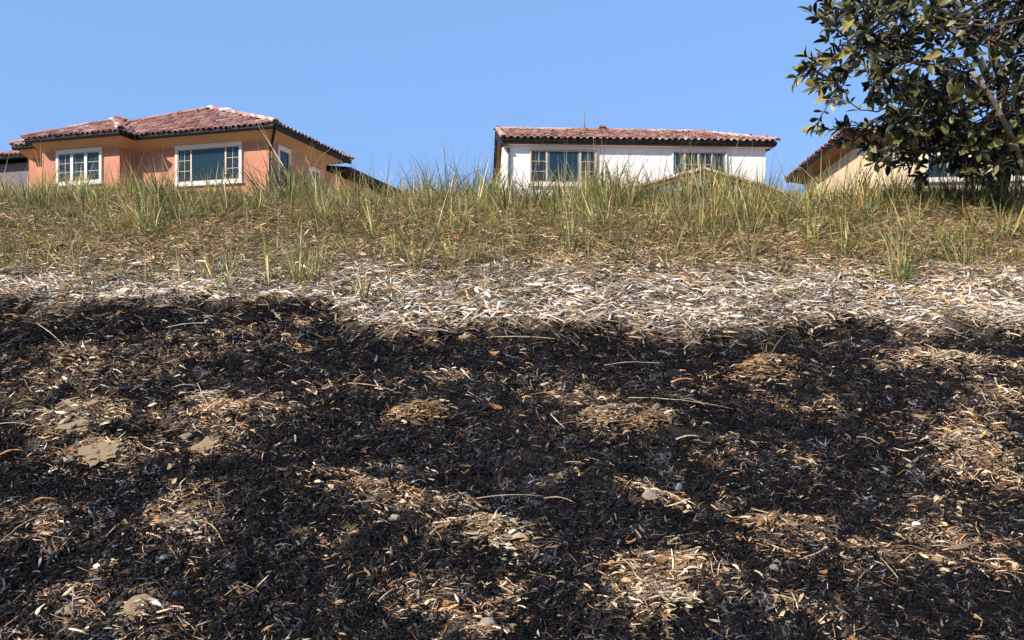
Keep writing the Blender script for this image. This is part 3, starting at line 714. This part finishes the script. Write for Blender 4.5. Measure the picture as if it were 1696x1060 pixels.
    def roof(s, planes, caps, thick=.10, name='roof', tw=.235, tl=.42, seed=1, mk=None):
        "planes: list of (eaveA, eaveB, *rest) in (u,v,h); rows of barrel tiles are laid up from the eave"
        rnd = random.Random(seed)
        slabs = []
        for pl in planes:
            bare = pl[-1] is None; pl = [p for p in pl if p]
            P_ = [s.P(*p) for p in pl]; nrm = (P_[1]-P_[0]).cross(P_[2]-P_[0]).normalized()
            if nrm.z < 0: nrm = -nrm
            n = len(P_); V = P_+[p-nrm*thick for p in P_]
            F = [tuple(range(n)), tuple(range(n, 2*n))]+[(i, (i+1) % n, n+(i+1) % n, n+i) for i in range(n)]
            slabs.append((V, F))
            ex = (P_[1]-P_[0]).normalized(); up = nrm.cross(ex).normalized()
            if up.z < 0: up = -up
            if up.cross(nrm).dot(ex) < 0: pass
            q = [((p-P_[0]).dot(ex), (p-P_[0]).dot(up)) for p in P_]
            a0, a1 = min(t[0] for t in q), max(t[0] for t in q); b1 = max(t[1] for t in q)
            def inside(x, y):
                c = False; j = len(q)-1
                for i in range(len(q)):
                    if (q[i][1] > y) != (q[j][1] > y) and x < (q[j][0]-q[i][0])*(y-q[i][1])/(q[j][1]-q[i][1])+q[i][0]: c = not c
                    j = i
                return c
            r = 0
            while r*tl < b1 and not bare:
                y = r*tl+.10; x = a0+tw*.5
                while x < a1:
                    if inside(x, max(y, .03)):
                        o = P_[0]+ex*(x+rnd.uniform(-.012, .012))+up*(y+rnd.uniform(-.02, .02)+.02)+nrm*(.035+rnd.uniform(0, .012))
                        Mx = Matrix((ex, up, nrm)).transposed().to_4x4(); Mx.translation = o
                        tl_ = Matrix.Rotation(R(-4)+rnd.gauss(0, .015), 4, 'X')@Matrix.Rotation(rnd.gauss(0, .03), 4, 'Z')
                        s.tiles.append((o.copy(), Mx@tl_, rnd.choices(range(6), (5, 5, 3, 2.2, 2, 4))[0]))
                    x += tw
                r += 1
        rf = link(name, prism_mesh(name, slabs), s.e, M['deck'])
        for k, cap in enumerate(caps):
            A, B = s.P(*cap[0]), s.P(*cap[1]); L = (B-A).length; d = (B-A)/L; sd_ = d.cross(Vector((0, 0, 1))).normalized(); up = sd_.cross(d)
            nn = int(L/.36)
            for i in range(nn):
                o = A+d*(i+.5)*L/nn+up*.04
                Mx = Matrix((sd_, d, up)).transposed().to_4x4(); Mx.translation = o
                s.tiles.append((o.copy(), Mx@Matrix.Rotation(R(3), 4, 'X')@Matrix.Scale(1.25, 4), rnd.choice([0, 1, 1, 5, 3])))
        s.rf = rf; return rf
    def lay_tiles(s, parent, maxn=300):
        cam_p = Vector((0, 0, EYE))
        s.tiles.sort(key=lambda t: (t[0]-cam_p).length+ (0 if (t[1].to_3x3()@Vector((0, 0, 1))).dot(cam_p-t[0])>0 else 50))
        off = Vector((0, 0, 0)); p = parent
        while p: off -= p.location; p = p.parent
        for o, Mx, c in s.tiles[:maxn]:
            ob = bpy.data.objects.new('roof_tile', TM[c]); C.objects.link(ob); ob.parent = parent; ob.matrix_local = Matrix.Translation(off)@Mx
        rest = s.tiles[maxn:]
        if rest:
            V = []; F = []; cc = []
            for o, Mx, c in rest:
                n = len(V); V += [Mx@v for v in TV]; F += [tuple(i+n for i in f) for f in TF]; cc += [TILECOL[c]]*len(TV)
            ob = link('roof_tiles', mesh_np('roof_tiles', V, F, np.array(cc)), parent, M['tilev']); ob['kind'] = 'stuff'
TV = []; TF = []
for yy, rr in ((-.22, .088), (.20, .070)):
    for k in range(7):
        a = math.pi*k/6; TV.append(Vector((math.cos(a)*rr, yy, math.sin(a)*rr*.85-.01)))
for yy, rr in ((-.22, .070),):
    for k in range(7):
        a = math.pi*k/6; TV.append(Vector((math.cos(a)*rr, yy, math.sin(a)*rr*.85-.02)))
for k in range(6): TF += [(k, k+1, 8+k, 7+k), (k+1, k, 14+k, 15+k)]
TV = [v*1.17 for v in TV]
TM = []
for k in range(6):
    me = mesh_np('roof_tile', TV, TF, smooth=False); me.materials.append(M['tile'][k]); TM.append(me)

# --- orange house, left
h = House((-8.51, 26.4), (-.964, .265), (.265, .964), 'orange stucco two-storey house with hipped clay tile roof, at the left')
EV = 7.27
h.wall('orange', [(0, 0), (5.69, 0), (5.69, -.67), (9.19, -.67), (9.19, 0), (10.56, 0), (10.56, 4.0), (0, 4.0)], -.6+1.25-1.0, EV-.32)
h.wall('orange', [(.25, 4.0), (9, 4.0), (9, 12), (.25, 12)], -.35, EV-.45, 'rear_wing_wall')
h.window('f', 6.43, 8.48, 5.65, 6.90, [(.32, 1, 3), (.36, 1, 3), (.32, 2, 3)], vv=-.67, trim=.10)
for um in (6.58+1.75*.32, 6.58+1.75*.68): h.boxes('mullion', 'trim', [(um-.06, um+.06, -.735, -.6725, 5.80, 6.75)])
h.window('f', 1.05, 3.82, 5.52, 6.91, [(.22, 2, 3), (.56, 1, 1), (.22, 2, 3)], trim=.10)
h.window('s', .50, 1.32, 5.3, 6.85, [(1, 1, 1)], trim=.1)
h.window('s', 2.73, 3.4, 5.3, 6.55, [(1, 1, 1)], trim=.08)
# sloping peach soffits: outline ring at eave height joined down to the wall
OV = .56
def soffit(h, plan, out, h_in, h_out, m_):
    n = len(plan); V = [h.P(u, v, h_in) for u, v in plan]+[h.P(u, v, h_out) for u, v in out]+[h.P(u, v, h_in-.12) for u, v in plan]
    F = [(i, (i+1) % n, n+(i+1) % n, n+i) for i in range(n)]
    me = mesh_np('soffit', V[:2*n], F); o = link('soffit', me, h.e, M[m_]); return o
plan = [(0, 0), (5.69, 0), (5.69, -.67), (9.19, -.67), (9.19, 0), (10.56, 0), (10.56, 4.0), (0, 4.0)]
grow = lambda e: [(-e, -e), (5.69-e, -e), (5.69-e, -.67-e), (9.19+min(e, .03), -.67-e), (9.19+min(e, .03), -e), (10.56+min(e, .02), -e), (10.56+min(e, .02), 4.0+e), (-e, 4.0+e)]
soffit(h, grow(-.01), grow(OV), EV-.36, EV-.08, 'peach')
A = (5.06, 3.6, EV+2.16)                       # apex
q = OV+.08
r1 = h.roof([((-q, -q, EV), (10.56+.03, -q, EV), A), ((-q, 4.15+q, EV), (-q, -q, EV), A), ((10.56+.03, -q, EV), (10.56+.03, 4.15+q, EV), A), ((10.56+.03, 4.15+q, EV), (-q, 4.15+q, EV), A)],
       [((-q, -q, EV+.08), (A[0], A[1], A[2]+.06)), ((10.56+.03, -q, EV+.08), (A[0], A[1], A[2]+.06)), ((-q, 4.15+q, EV+.08), (A[0], A[1], A[2]+.06))], seed=3)
Wp = (8.2, 1.75, EV+1.38)
wl, wr, wf = 9.19+.04, 5.69-q, -.67-q
h.roof([((wr, wf, EV), (wl, wf, EV), Wp), ((wl, wf, EV), (wl, -q+.3, EV), (Wp[0]+.4, 3.0, EV+1.5), Wp, None), ((wr, wf, EV), (wr, -q+.2, EV), (Wp[0]-.3, 2.6, EV+1.5), Wp)],
       [((wl, wf, EV+.08), (Wp[0], Wp[1], Wp[2]+.05)), ((wr, wf, EV+.08), (Wp[0], Wp[1], Wp[2]+.05))], seed=5, name='wing_roof')
h.lay_tiles(r1)
h.gutter([(-q, -q, EV-.03), (wr+.02, -q, EV-.03), (wr, wf, EV-.03), (wl, wf, EV-.03), (wl, -q, EV-.03), (10.56+.03, -q, EV-.03)])
h.gutter([(-q, 4.15+q, EV-.03), (-q, -q, EV-.03)])
def downspout(h, u, v, h0, h1, m_='gutter', r=.045):
    me = tube_mesh([h.P(u, v, h1+.0), h.P(u, v, h1-.5), h.P(u, v, h0)], r, r, 8, 'downspout'); link('downspout', me, h.e, M[m_])
downspout(h, -.07, .10, 1.2, EV-.40, 'spout')
me = tube_mesh([h.P(-q+.05, -q+.1, EV-.12), h.P(-.10, .05, EV-.42)], .045, .045, 8, 'downspout'); link('downspout', me, h.e, M['gutter'])
for (u, v, hh, sz) in ((5.55, 2.4, EV+1.52, .26), (5.2, 2.9, EV+1.78, .24)):
    link('vent_pipe', tube_mesh([h.P(u, v, hh-.1), h.P(u, v, hh+sz), h.P(u, v, hh+sz+.01)], .04, .04, 8, 'vent_pipe'), h.e, M['pipe'])
for pt in (A, Wp, (3.2, 2.2, EV+1.52), (3.75, 2.6, EV+1.66)):
    me = stone_mesh(int(pt[0]*10), .8, 5, 2); o = link('mortar_cap', me, None, M['mortar']); o.parent = h.e
    o.location = h.P(pt[0], pt[1], pt[2]+.10)-h.e.location; o.scale = (.22, .16, .11)
# rear wing roof running on behind, lower
r2 = h.roof([((-.4, 12.4, EV-.2), (-.4, 5.0, EV-.2), (3.5, 5.0, EV+.3), (3.5, 12.4, EV+.3)), ((9, 5.0, EV-.2), (9, 12.4, EV-.2), (3.5, 12.4, EV+.3), (3.5, 5.0, EV+.3))], [], name='rear_roof', seed=9)
h.gutter([(-.42, 12.4, EV-.23), (-.42, 5.0, EV-.23)])

# small tiled bay roof over the lower storey, just showing in the grass
bay = [boxmesh('', h.C, h.U, h.V, 0, 5.9, 8.9, -1.5, -.68, EYE+4.6, EYE+4.78)]
V = [h.P(5.6, -1.9, 4.95), h.P(9.3, -1.9, 4.95), h.P(8.9, -.68, 5.42), h.P(6.0, -.68, 5.42)]; V2 = [v-Vector((0, 0, .12)) for v in V]
link('bay_roof', prism_mesh('bay_roof', [(V+V2, [(0, 1, 2, 3), (4, 5, 6, 7), (0, 1, 5, 4), (1, 2, 6, 5), (2, 3, 7, 6), (3, 0, 4, 7)])]), h.e, M['deck'])

# --- white house, middle
h = House((-.151, 27.0), (.9986, .053), (-.053, .9986), 'white stucco two-storey house with low clay tile roof and dark fascia, in the middle')
EV = 7.08; WL = 9.40; DP = 9.6
h.wall('white', [(0, 0), (WL, 0), (WL, DP), (0, DP)], -.6, EV-.18)
# gable end above the left wall
g_ = [h.P(0, 0, EV-.18), h.P(0, DP, EV-.18), h.P(0, DP/2, EV+1.55)]
link('gable', prism_mesh('gable', [(g_+[p+h.U*.2 for p in g_], [(0, 1, 2), (3, 4, 5), (0, 1, 4, 3), (1, 2, 5, 4), (2, 0, 3, 5)])]), h.e, M['white'])
h.window('f', .80, 3.20, 5.55, 6.76, [(.24, 2, 3), (.52, 1, 1), (.24, 2, 3)], trim=.035, trimm='tantrim', curtain=True, sill=False)
h.boxes('sill', 'trim', [(.72, 3.28, -.12, 0, 5.43, 5.54)])
h.window('f', 5.95, 7.95, 5.40, 6.76, [(.22, 1, 1), (.26, 2, 3), (.26, 2, 3), (.26, 1, 1)], trim=.035, trimm='trim', curtain=True, sill=False)
q = .26; gl = .24
r1 = h.roof([((-gl, -q, EV), (WL+q, -q, EV), (WL-1.1, DP/2, EV+1.66), (-gl, DP/2, EV+1.66)),
        ((WL+q, DP+q, EV), (-gl, DP+q, EV), (-gl, DP/2, EV+1.66), (WL-1.1, DP/2, EV+1.66)),
        ((WL+q, -q, EV), (WL+q, DP+q, EV), (WL-1.1, DP/2, EV+1.66))],
       [((-gl, DP/2, EV+1.70), (WL-1.1, DP/2, EV+1.70)), ((WL+q, -q, EV+.05), (WL-1.1, DP/2, EV+1.70)), ((-gl+.06, -q, EV+.05), (-gl+.06, DP/2, EV+1.70)), ((-gl+.06, DP+q, EV+.05), (-gl+.06, DP/2, EV+1.70))], seed=11)
h.lay_tiles(r1)
h.gutter([(-gl, -q-.03, EV-.02), (WL+q, -q-.03, EV-.02), (WL+q, DP+q, EV-.02)], r=.055)
h.boxes('fascia', 'brown', [(-gl, WL+q-.02, -q+.03, -q+.07, EV-.185, EV-.10)])
h.boxes('soffit', 'white', [(-gl, WL+q-.05, -q+.072, -.004, EV-.18, EV-.15)])
# dark rake boards of the left gable, warm soffit behind
for a, b in (((-q, EV-.05), (DP/2, EV+1.58)), ((DP+q, EV-.05), (DP/2, EV+1.58))):
    P_ = []
    for u in (-gl-.02, -gl+.04):
        P_ += [h.P(u, a[0], a[1]), h.P(u, b[0], b[1]), h.P(u, b[0], b[1]-.28), h.P(u, a[0], a[1]-.28)]
    link('rake_board', prism_mesh('rake_board', [(P_, [(0, 1, 2, 3), (4, 5, 6, 7), (0, 1, 5, 4), (1, 2, 6, 5), (2, 3, 7, 6), (3, 0, 4, 7)])]), h.e, M['gutter'])
    P_ = [h.P(-gl+.05, a[0], a[1]-.24), h.P(-gl+.05, b[0], b[1]-.24), h.P(-.003, b[0], b[1]-.24), h.P(-.003, a[0], a[1]-.24)]; P_ += [p-Vector((0, 0, .03)) for p in P_]
    link('rake_soffit', prism_mesh('rake_soffit', [(P_, [(0, 1, 2, 3), (4, 5, 6, 7), (0, 1, 5, 4), (1, 2, 6, 5), (2, 3, 7, 6), (3, 0, 4, 7)])]), h.e, M['brown'])
downspout(h, .03, -.08, 1.2, EV-.30, 'spout', .04)
link('downspout', tube_mesh([h.P(-gl+.0, -q, EV-.1), h.P(.0, -.12, EV-.35)], .04, .04, 8, 'downspout'), h.e, M['spout'])
link('roof_antenna', tube_mesh([h.P(3.45, 4.6, EV+1.6), h.P(3.45, 4.6, EV+2.15), h.P(3.45, 4.6, EV+2.6)], .03, .006, 6, 'roof_antenna'), h.e, M['pipe'])
h.boxes('vent_cap', 'pipe', [(4.15, 4.32, 4.55, 4.7, EV+1.5, EV+1.80), (4.08, 4.38, 4.5, 4.75, EV+1.80, EV+1.86)])
# lower gabled wing in front, right
gx, hw, fv, top, low = 6.3, 2.75, -2.5, 5.36, 4.62
P_ = [h.P(gx-hw, fv, low), h.P(gx+hw, fv, low), h.P(gx+hw, fv, -.6), h.P(gx-hw, fv, -.6), h.P(gx, fv, top)]
Q_ = [p+h.V*2.49 for p in P_]
link('wing_wall', prism_mesh('wing_wall', [(P_+Q_, [(0, 4, 1, 2, 3), (5, 9, 6, 7, 8), (0, 3, 8, 5), (1, 6, 7, 2), (0, 5, 9, 4), (4, 9, 6, 1)])]), h.e, M['white'])
for sg in (-1, 1):
    a = (gx+sg*(hw+.5), fv-.12, low-.06); b = (gx, fv-.12, top+.10)
    h.tiles = []
    e2 = (a[0], -.02, a[2]); e1 = (b[0], -.02, b[2])
    rr = h.roof([((a[0], a[1], a[2]), e2, e1, b)], [((a[0], a[1]+.08, a[2]+.05), (b[0], b[1]+.08, b[2]+.05))], name='wing_roof', seed=20+sg)
    h.lay_tiles(rr, 60)
    P_ = [h.P(a[0], a[1]-.03, a[2]-.02), h.P(b[0], b[1]-.03, b[2]-.02), h.P(b[0], b[1]-.03, b[2]-.09), h.P(a[0], a[1]-.03, a[2]-.09)]; P_ += [p+h.V*.05 for p in P_]
    link('rake_board', prism_mesh('rake_board', [(P_, [(0, 1, 2, 3), (4, 5, 6, 7), (0, 1, 5, 4), (1, 2, 6, 5), (2, 3, 7, 6), (3, 0, 4, 7)])]), h.e, M['brown'])

# --- cream house, right behind the tree
h = House((12.15, 26.5), (.994, -.11), (.11, .994), 'cream stucco house with brown eaves, half hidden behind the tree at the right')
EV = 7.1; q = .6
h.wall('cream', [(0, 0), (9, 0), (9, 6.8), (0, 6.8)], -.6, EV-.30)
n_out = [(-q, -q), (9+q, -q), (9+q, 6.8+q), (-q, 6.8+q)]
soffit(h, [(.01, .01), (8.99, .01), (8.99, 6.79), (.01, 6.79)], n_out, EV-.34, EV-.08, 'brown')
r1 = h.roof([((-q, -q, EV), (9+q, -q, EV), (6.2, 3.4, EV+.42), (3.2, 3.4, EV+.42)), ((-q, 6.8+q, EV), (-q, -q, EV), (3.2, 3.4, EV+.42)), ((9+q, -q, EV), (9+q, 6.8+q, EV), (6.2, 3.4, EV+.42)), ((9+q, 6.8+q, EV), (-q, 6.8+q, EV), (3.2, 3.4, EV+.42), (6.2, 3.4, EV+.42))],
       [((-q, -q, EV+.05), (3.2, 3.4, EV+.44)), ((3.2, 3.4, EV+.44), (6.2, 3.4, EV+.44))], seed=31)
h.lay_tiles(r1, 150)
h.gutter([(-q, 6.8+q, EV-.02), (-q, -q, EV-.02), (9+q, -q, EV-.02)], r=.06)
h.window('f', 2.2, 3.75, 5.45, 6.45, [(.5, 1, 1), (.5, 1, 1)], trim=.1)
h.window('f', 5.0, 6.6, 5.45, 6.45, [(.5, 1, 1), (.5, 1, 1)], trim=.1)

# --- grey-mauve house at the far left edge
h = House((-20.2, 31.8), (-.964, .265), (.265, .964), 'dusky mauve house with clay tile roof, cut by the left edge behind the orange one')
EV = 7.62; q = .5
h.wall('mauve', [(0, 0), (8, 0), (8, 8), (0, 8)], -.6, EV-.2)
r1 = h.roof([((-q-.6, -q, EV), (8+q, -q, EV), (5, 4, EV+1.5), (3, 4, EV+1.5)), ((-q-.6, 8+q, EV), (-q-.6, -q, EV), (3, 4, EV+1.5)), ((8+q, -q, EV), (8+q, 8+q, EV), (5, 4, EV+1.5)), ((8+q, 8+q, EV), (-q-.6, 8+q, EV), (3, 4, EV+1.5), (5, 4, EV+1.5))],
       [((-q-.6, -q, EV+.05), (3, 4, EV+1.53))], seed=41)
h.lay_tiles(r1, 100)
h.gutter([(-q-.6, 8+q, EV-.02), (-q-.6, -q, EV-.02), (8+q, -q, EV-.02)], r=.06)

# ------------------------------------------------------------------ the tree
def leaf_mesh(name, L=1, W=.36, fold=.25, bend=.25):
    V = []; F = []; seg = 6
    for i in range(seg+1):
        t = i/seg; ww = W*.5*(math.sin(math.pi*min(1, t**1.35*.97+.03))**.8) if i < seg else .0
        x = t*L; z = -bend*t*t*L*.5
        V += [(x, -ww, z+fold*ww), (x, 0, z), (x, ww, z+fold*ww)]
    for i in range(seg):
        for k in (0, 1): a = i*3+k; F.append((a, a+1, a+4, a+3))
    me = mesh_np(name, V, F, smooth=True); return me
def leafmat(nm, c, tr=.12):
    m = mat(nm, c, .42, .3, 6, 0, spec=.4, trans=tr); return m
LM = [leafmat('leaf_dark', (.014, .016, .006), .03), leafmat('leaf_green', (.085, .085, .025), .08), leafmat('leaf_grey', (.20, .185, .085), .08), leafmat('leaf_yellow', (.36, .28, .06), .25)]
leafmeshes = []
for k in range(4):
    row = []
    for sh in range(3):
        me = leaf_mesh('leaf', 1, (.34, .40, .30)[sh], (.2, .45, .1)[sh], (.2, .5, -.15)[sh]); me.materials.append(LM[k]); row.append(me)
    leafmeshes.append(row)
M['treebark'] = mat('tree_bark', (.10, .075, .055), .85, .4, 12, .5, 50)
M['palebark'] = mat('pale_bark', (.30, .22, .18), .85, .4, 12, .5, 50)
TD = 6.3
tb = Vector((4.15, TD+.15, gz(4.15, TD+.15)))
tree = empty('broadleaf_tree', tb, 'dark broadleaf tree with glossy leaves and a few yellow ones, top right', 'tree')
trnd = random.Random(11)
def curve(a, b, sag, n=8, wob=.03):
    out = []
    for i in range(n):
        t = i/(n-1); p = a.lerp(b, t)+sag*math.sin(math.pi*t); 
        if 0 < i < n-1: p += Vector([trnd.uniform(-wob, wob) for _ in range(3)])
        out.append(p)
    return out
def inT(px, py, dd): return P3(px, py, TD+dd)
trunk_top = inT(1640, 60, 0)
link('trunk', tube_mesh(curve(tb-Vector((0, 0, .1)), trunk_top, Vector((.12, 0, 0)), 10, .02), .055, .03, 9, 'trunk'), tree, M['treebark'])
link('trunk', tube_mesh(curve(inT(1700, 290, -.7), inT(1612, 120, -1.05), Vector((.03, 0, .02)), 8, .008), .020, .016, 8, 'trunk'), tree, M['palebark'])
# branch ends: (px, py, depth offset)
ends = []
def crown_in(px, py):
    # ragged outline of the crown in the photo, used as the crown's silhouette radius at its own depth
    e = np.interp(py, [-160, 0, 30, 60, 110, 150, 190, 215, 245, 275, 300], [1400, 1345, 1340, 1372, 1330, 1352, 1410, 1370, 1440, 1510, 1570])
    return px > e+6
while len(ends) < 620:
    px, py = trnd.uniform(1325, 1960), trnd.uniform(-200, 292)
    if not crown_in(px, py): continue
    if py > 262 and px < 1580 : continue
    rx = (px-1660)/350; rz = (py-40)/290
    rem = max(0, 1-rx*rx-rz*rz)
    if rx*rx+rz*rz > 1.25: continue
    if px < 1450 and trnd.random() < .35: continue
    dd = trnd.uniform(-1, 1)*(.25+1.05*math.sqrt(rem))
    ends.append((px, py, dd))
ends += [(trnd.uniform(1440, 1600), trnd.uniform(205, 275), trnd.uniform(-.5, .2)) for _ in range(26)]
ends += [(trnd.uniform(1590, 1760), trnd.uniform(225, 300), trnd.uniform(-.9, .3)) for _ in range(24)]
ends += [(trnd.uniform(1450, 1760), trnd.uniform(20, 270), trnd.uniform(-.5, .5)) for _ in range(25)]
ends += [(1322, 128, -.1), (1345, 22, -.2), (1338, 95, -.3), (1352, 207, -.1), (1368, 215, .1), (1385, 45, -.5), (1380, 95, -.6), (1420, 20, -.6), (1450, 90, -.9), (1365, 130, -.2), (1395, 165, .1), (1400, 235, 0), (1430, 245, .1), (1375, 8, 0), (1530, 290, -.3), (1560, 268, -.5), (1600, 285, -.4), (1670, 262, -.7), (1650, 270, -.6)]
anchors = [(trunk_top, .02), (inT(1600, 120, .2), .02), (inT(1560, 40, -.2), .02), (inT(1650, 180, 0), .03), (inT(1500, 100, 0), .016), (inT(1480, 180, .1), .014), (inT(1560, 210, -.1), .02), (inT(1700, -60, 0), .02), (inT(1560, -60, 0), .02), (inT(1780, 60, 0), .02), (inT(1430, 60, -.2), .012)]
for a, r in anchors[1:]:
    s0 = tb.lerp(trunk_top, min(.95, max(.2, (a.z-tb.z)/(trunk_top.z-tb.z)*.7)))
    link('branch', tube_mesh(curve(s0, a, Vector((0, 0, .08)), 8), r*1.1, r*.7, 7, 'branch'), tree, M['treebark'])
leaves = []
twV = []; twF = []
def addtube(pts, r0, r1):
    me = tube_mesh(pts, r0, r1, 5); n = len(twV)
    twV.extend([v.co.copy() for v in me.vertices]); twF.extend([tuple(i+n for i in p.vertices) for p in me.polygons]); bpy.data.meshes.remove(me)
for i, (px, py, dd) in enumerate(ends):
    e = inT(px, py, dd); a, r = min(anchors, key=lambda t: (t[0]-e).length)
    pts = curve(a, e, Vector((0, 0, -.05)), 7, .02); addtube(pts, .009, .003)
    dirv = (pts[-1]-pts[-3]).normalized()
    # leaves: whorl at the tip and alternate leaves down the twig
    for (bp, cnt, ln, opened) in ((pts[-1], trnd.randint(5, 7), 1, .75), (pts[-2], 3, .95, 1.1), (pts[-3], 3, .9, 1.2), (pts[-1].lerp(pts[-2], .5), 2, .95, 1.0)):
        ph = trnd.uniform(0, 6.28)
        for k in range(cnt):
            s_ = dirv.orthogonal().normalized(); s_.rotate(Matrix.Rotation(ph+k*6.283/cnt+trnd.uniform(-.4, .4), 3, dirv))
            an = opened*trnd.uniform(.5, 1.2); d = (dirv*math.cos(an)+s_*math.sin(an)+Vector((0, 0, trnd.uniform(-.05, .35)))).normalized()
            up = (Vector((0, 0, 1))*trnd.uniform(.2, 1)+s_*-.2+dirv*.6+Vector([trnd.gauss(0, .4) for _ in range(3)]))
            yv = up.cross(d).normalized(); zv = d.cross(yv)
            L_ = .118*ln*trnd.uniform(.6, 1.15)
            Mx = Matrix((d, yv, zv)).transposed().to_4x4()@Matrix.Scale(L_, 4); Mx.translation = bp+d*.006
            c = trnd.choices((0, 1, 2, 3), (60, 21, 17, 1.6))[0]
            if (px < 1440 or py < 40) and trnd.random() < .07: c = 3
            leaves.append((bp, Mx, c, trnd.randrange(3)))
for (px, py, dd, sz) in ((1528, 98, -1.3, .11), (1540, 98, -1.3, .11), (1672, 238, -.9, .17), (1636, 244, -.9, .15), (1395, 55, -.8, .18), (1388, 98, -.8, .18), (1660, 218, -.8, .16)):
    p = inT(px, py, dd); Mx = Matrix.Rotation(trnd.uniform(-1, 1), 4, 'Y')@Matrix.Rotation(R(-70), 4, 'Y')@Matrix.Rotation(R(80), 4, 'X')@Matrix.Scale(sz, 4); Mx.translation = p; leaves.append((p, Mx, 3, 1))
link('twigs', mesh_np('twigs', twV, twF), tree, M['treebark'])['kind'] = 'stuff'
campos = Vector((0, 0, EYE))
def infr(p):
    x = p.x/p.y*FPX+CX; yy = HY-(p.z-EYE)/p.y*FPX
    return 0 if (x < 1710 and yy > -10) else 10
leaves.sort(key=lambda t: (t[0]-campos).length+infr(t[0]))
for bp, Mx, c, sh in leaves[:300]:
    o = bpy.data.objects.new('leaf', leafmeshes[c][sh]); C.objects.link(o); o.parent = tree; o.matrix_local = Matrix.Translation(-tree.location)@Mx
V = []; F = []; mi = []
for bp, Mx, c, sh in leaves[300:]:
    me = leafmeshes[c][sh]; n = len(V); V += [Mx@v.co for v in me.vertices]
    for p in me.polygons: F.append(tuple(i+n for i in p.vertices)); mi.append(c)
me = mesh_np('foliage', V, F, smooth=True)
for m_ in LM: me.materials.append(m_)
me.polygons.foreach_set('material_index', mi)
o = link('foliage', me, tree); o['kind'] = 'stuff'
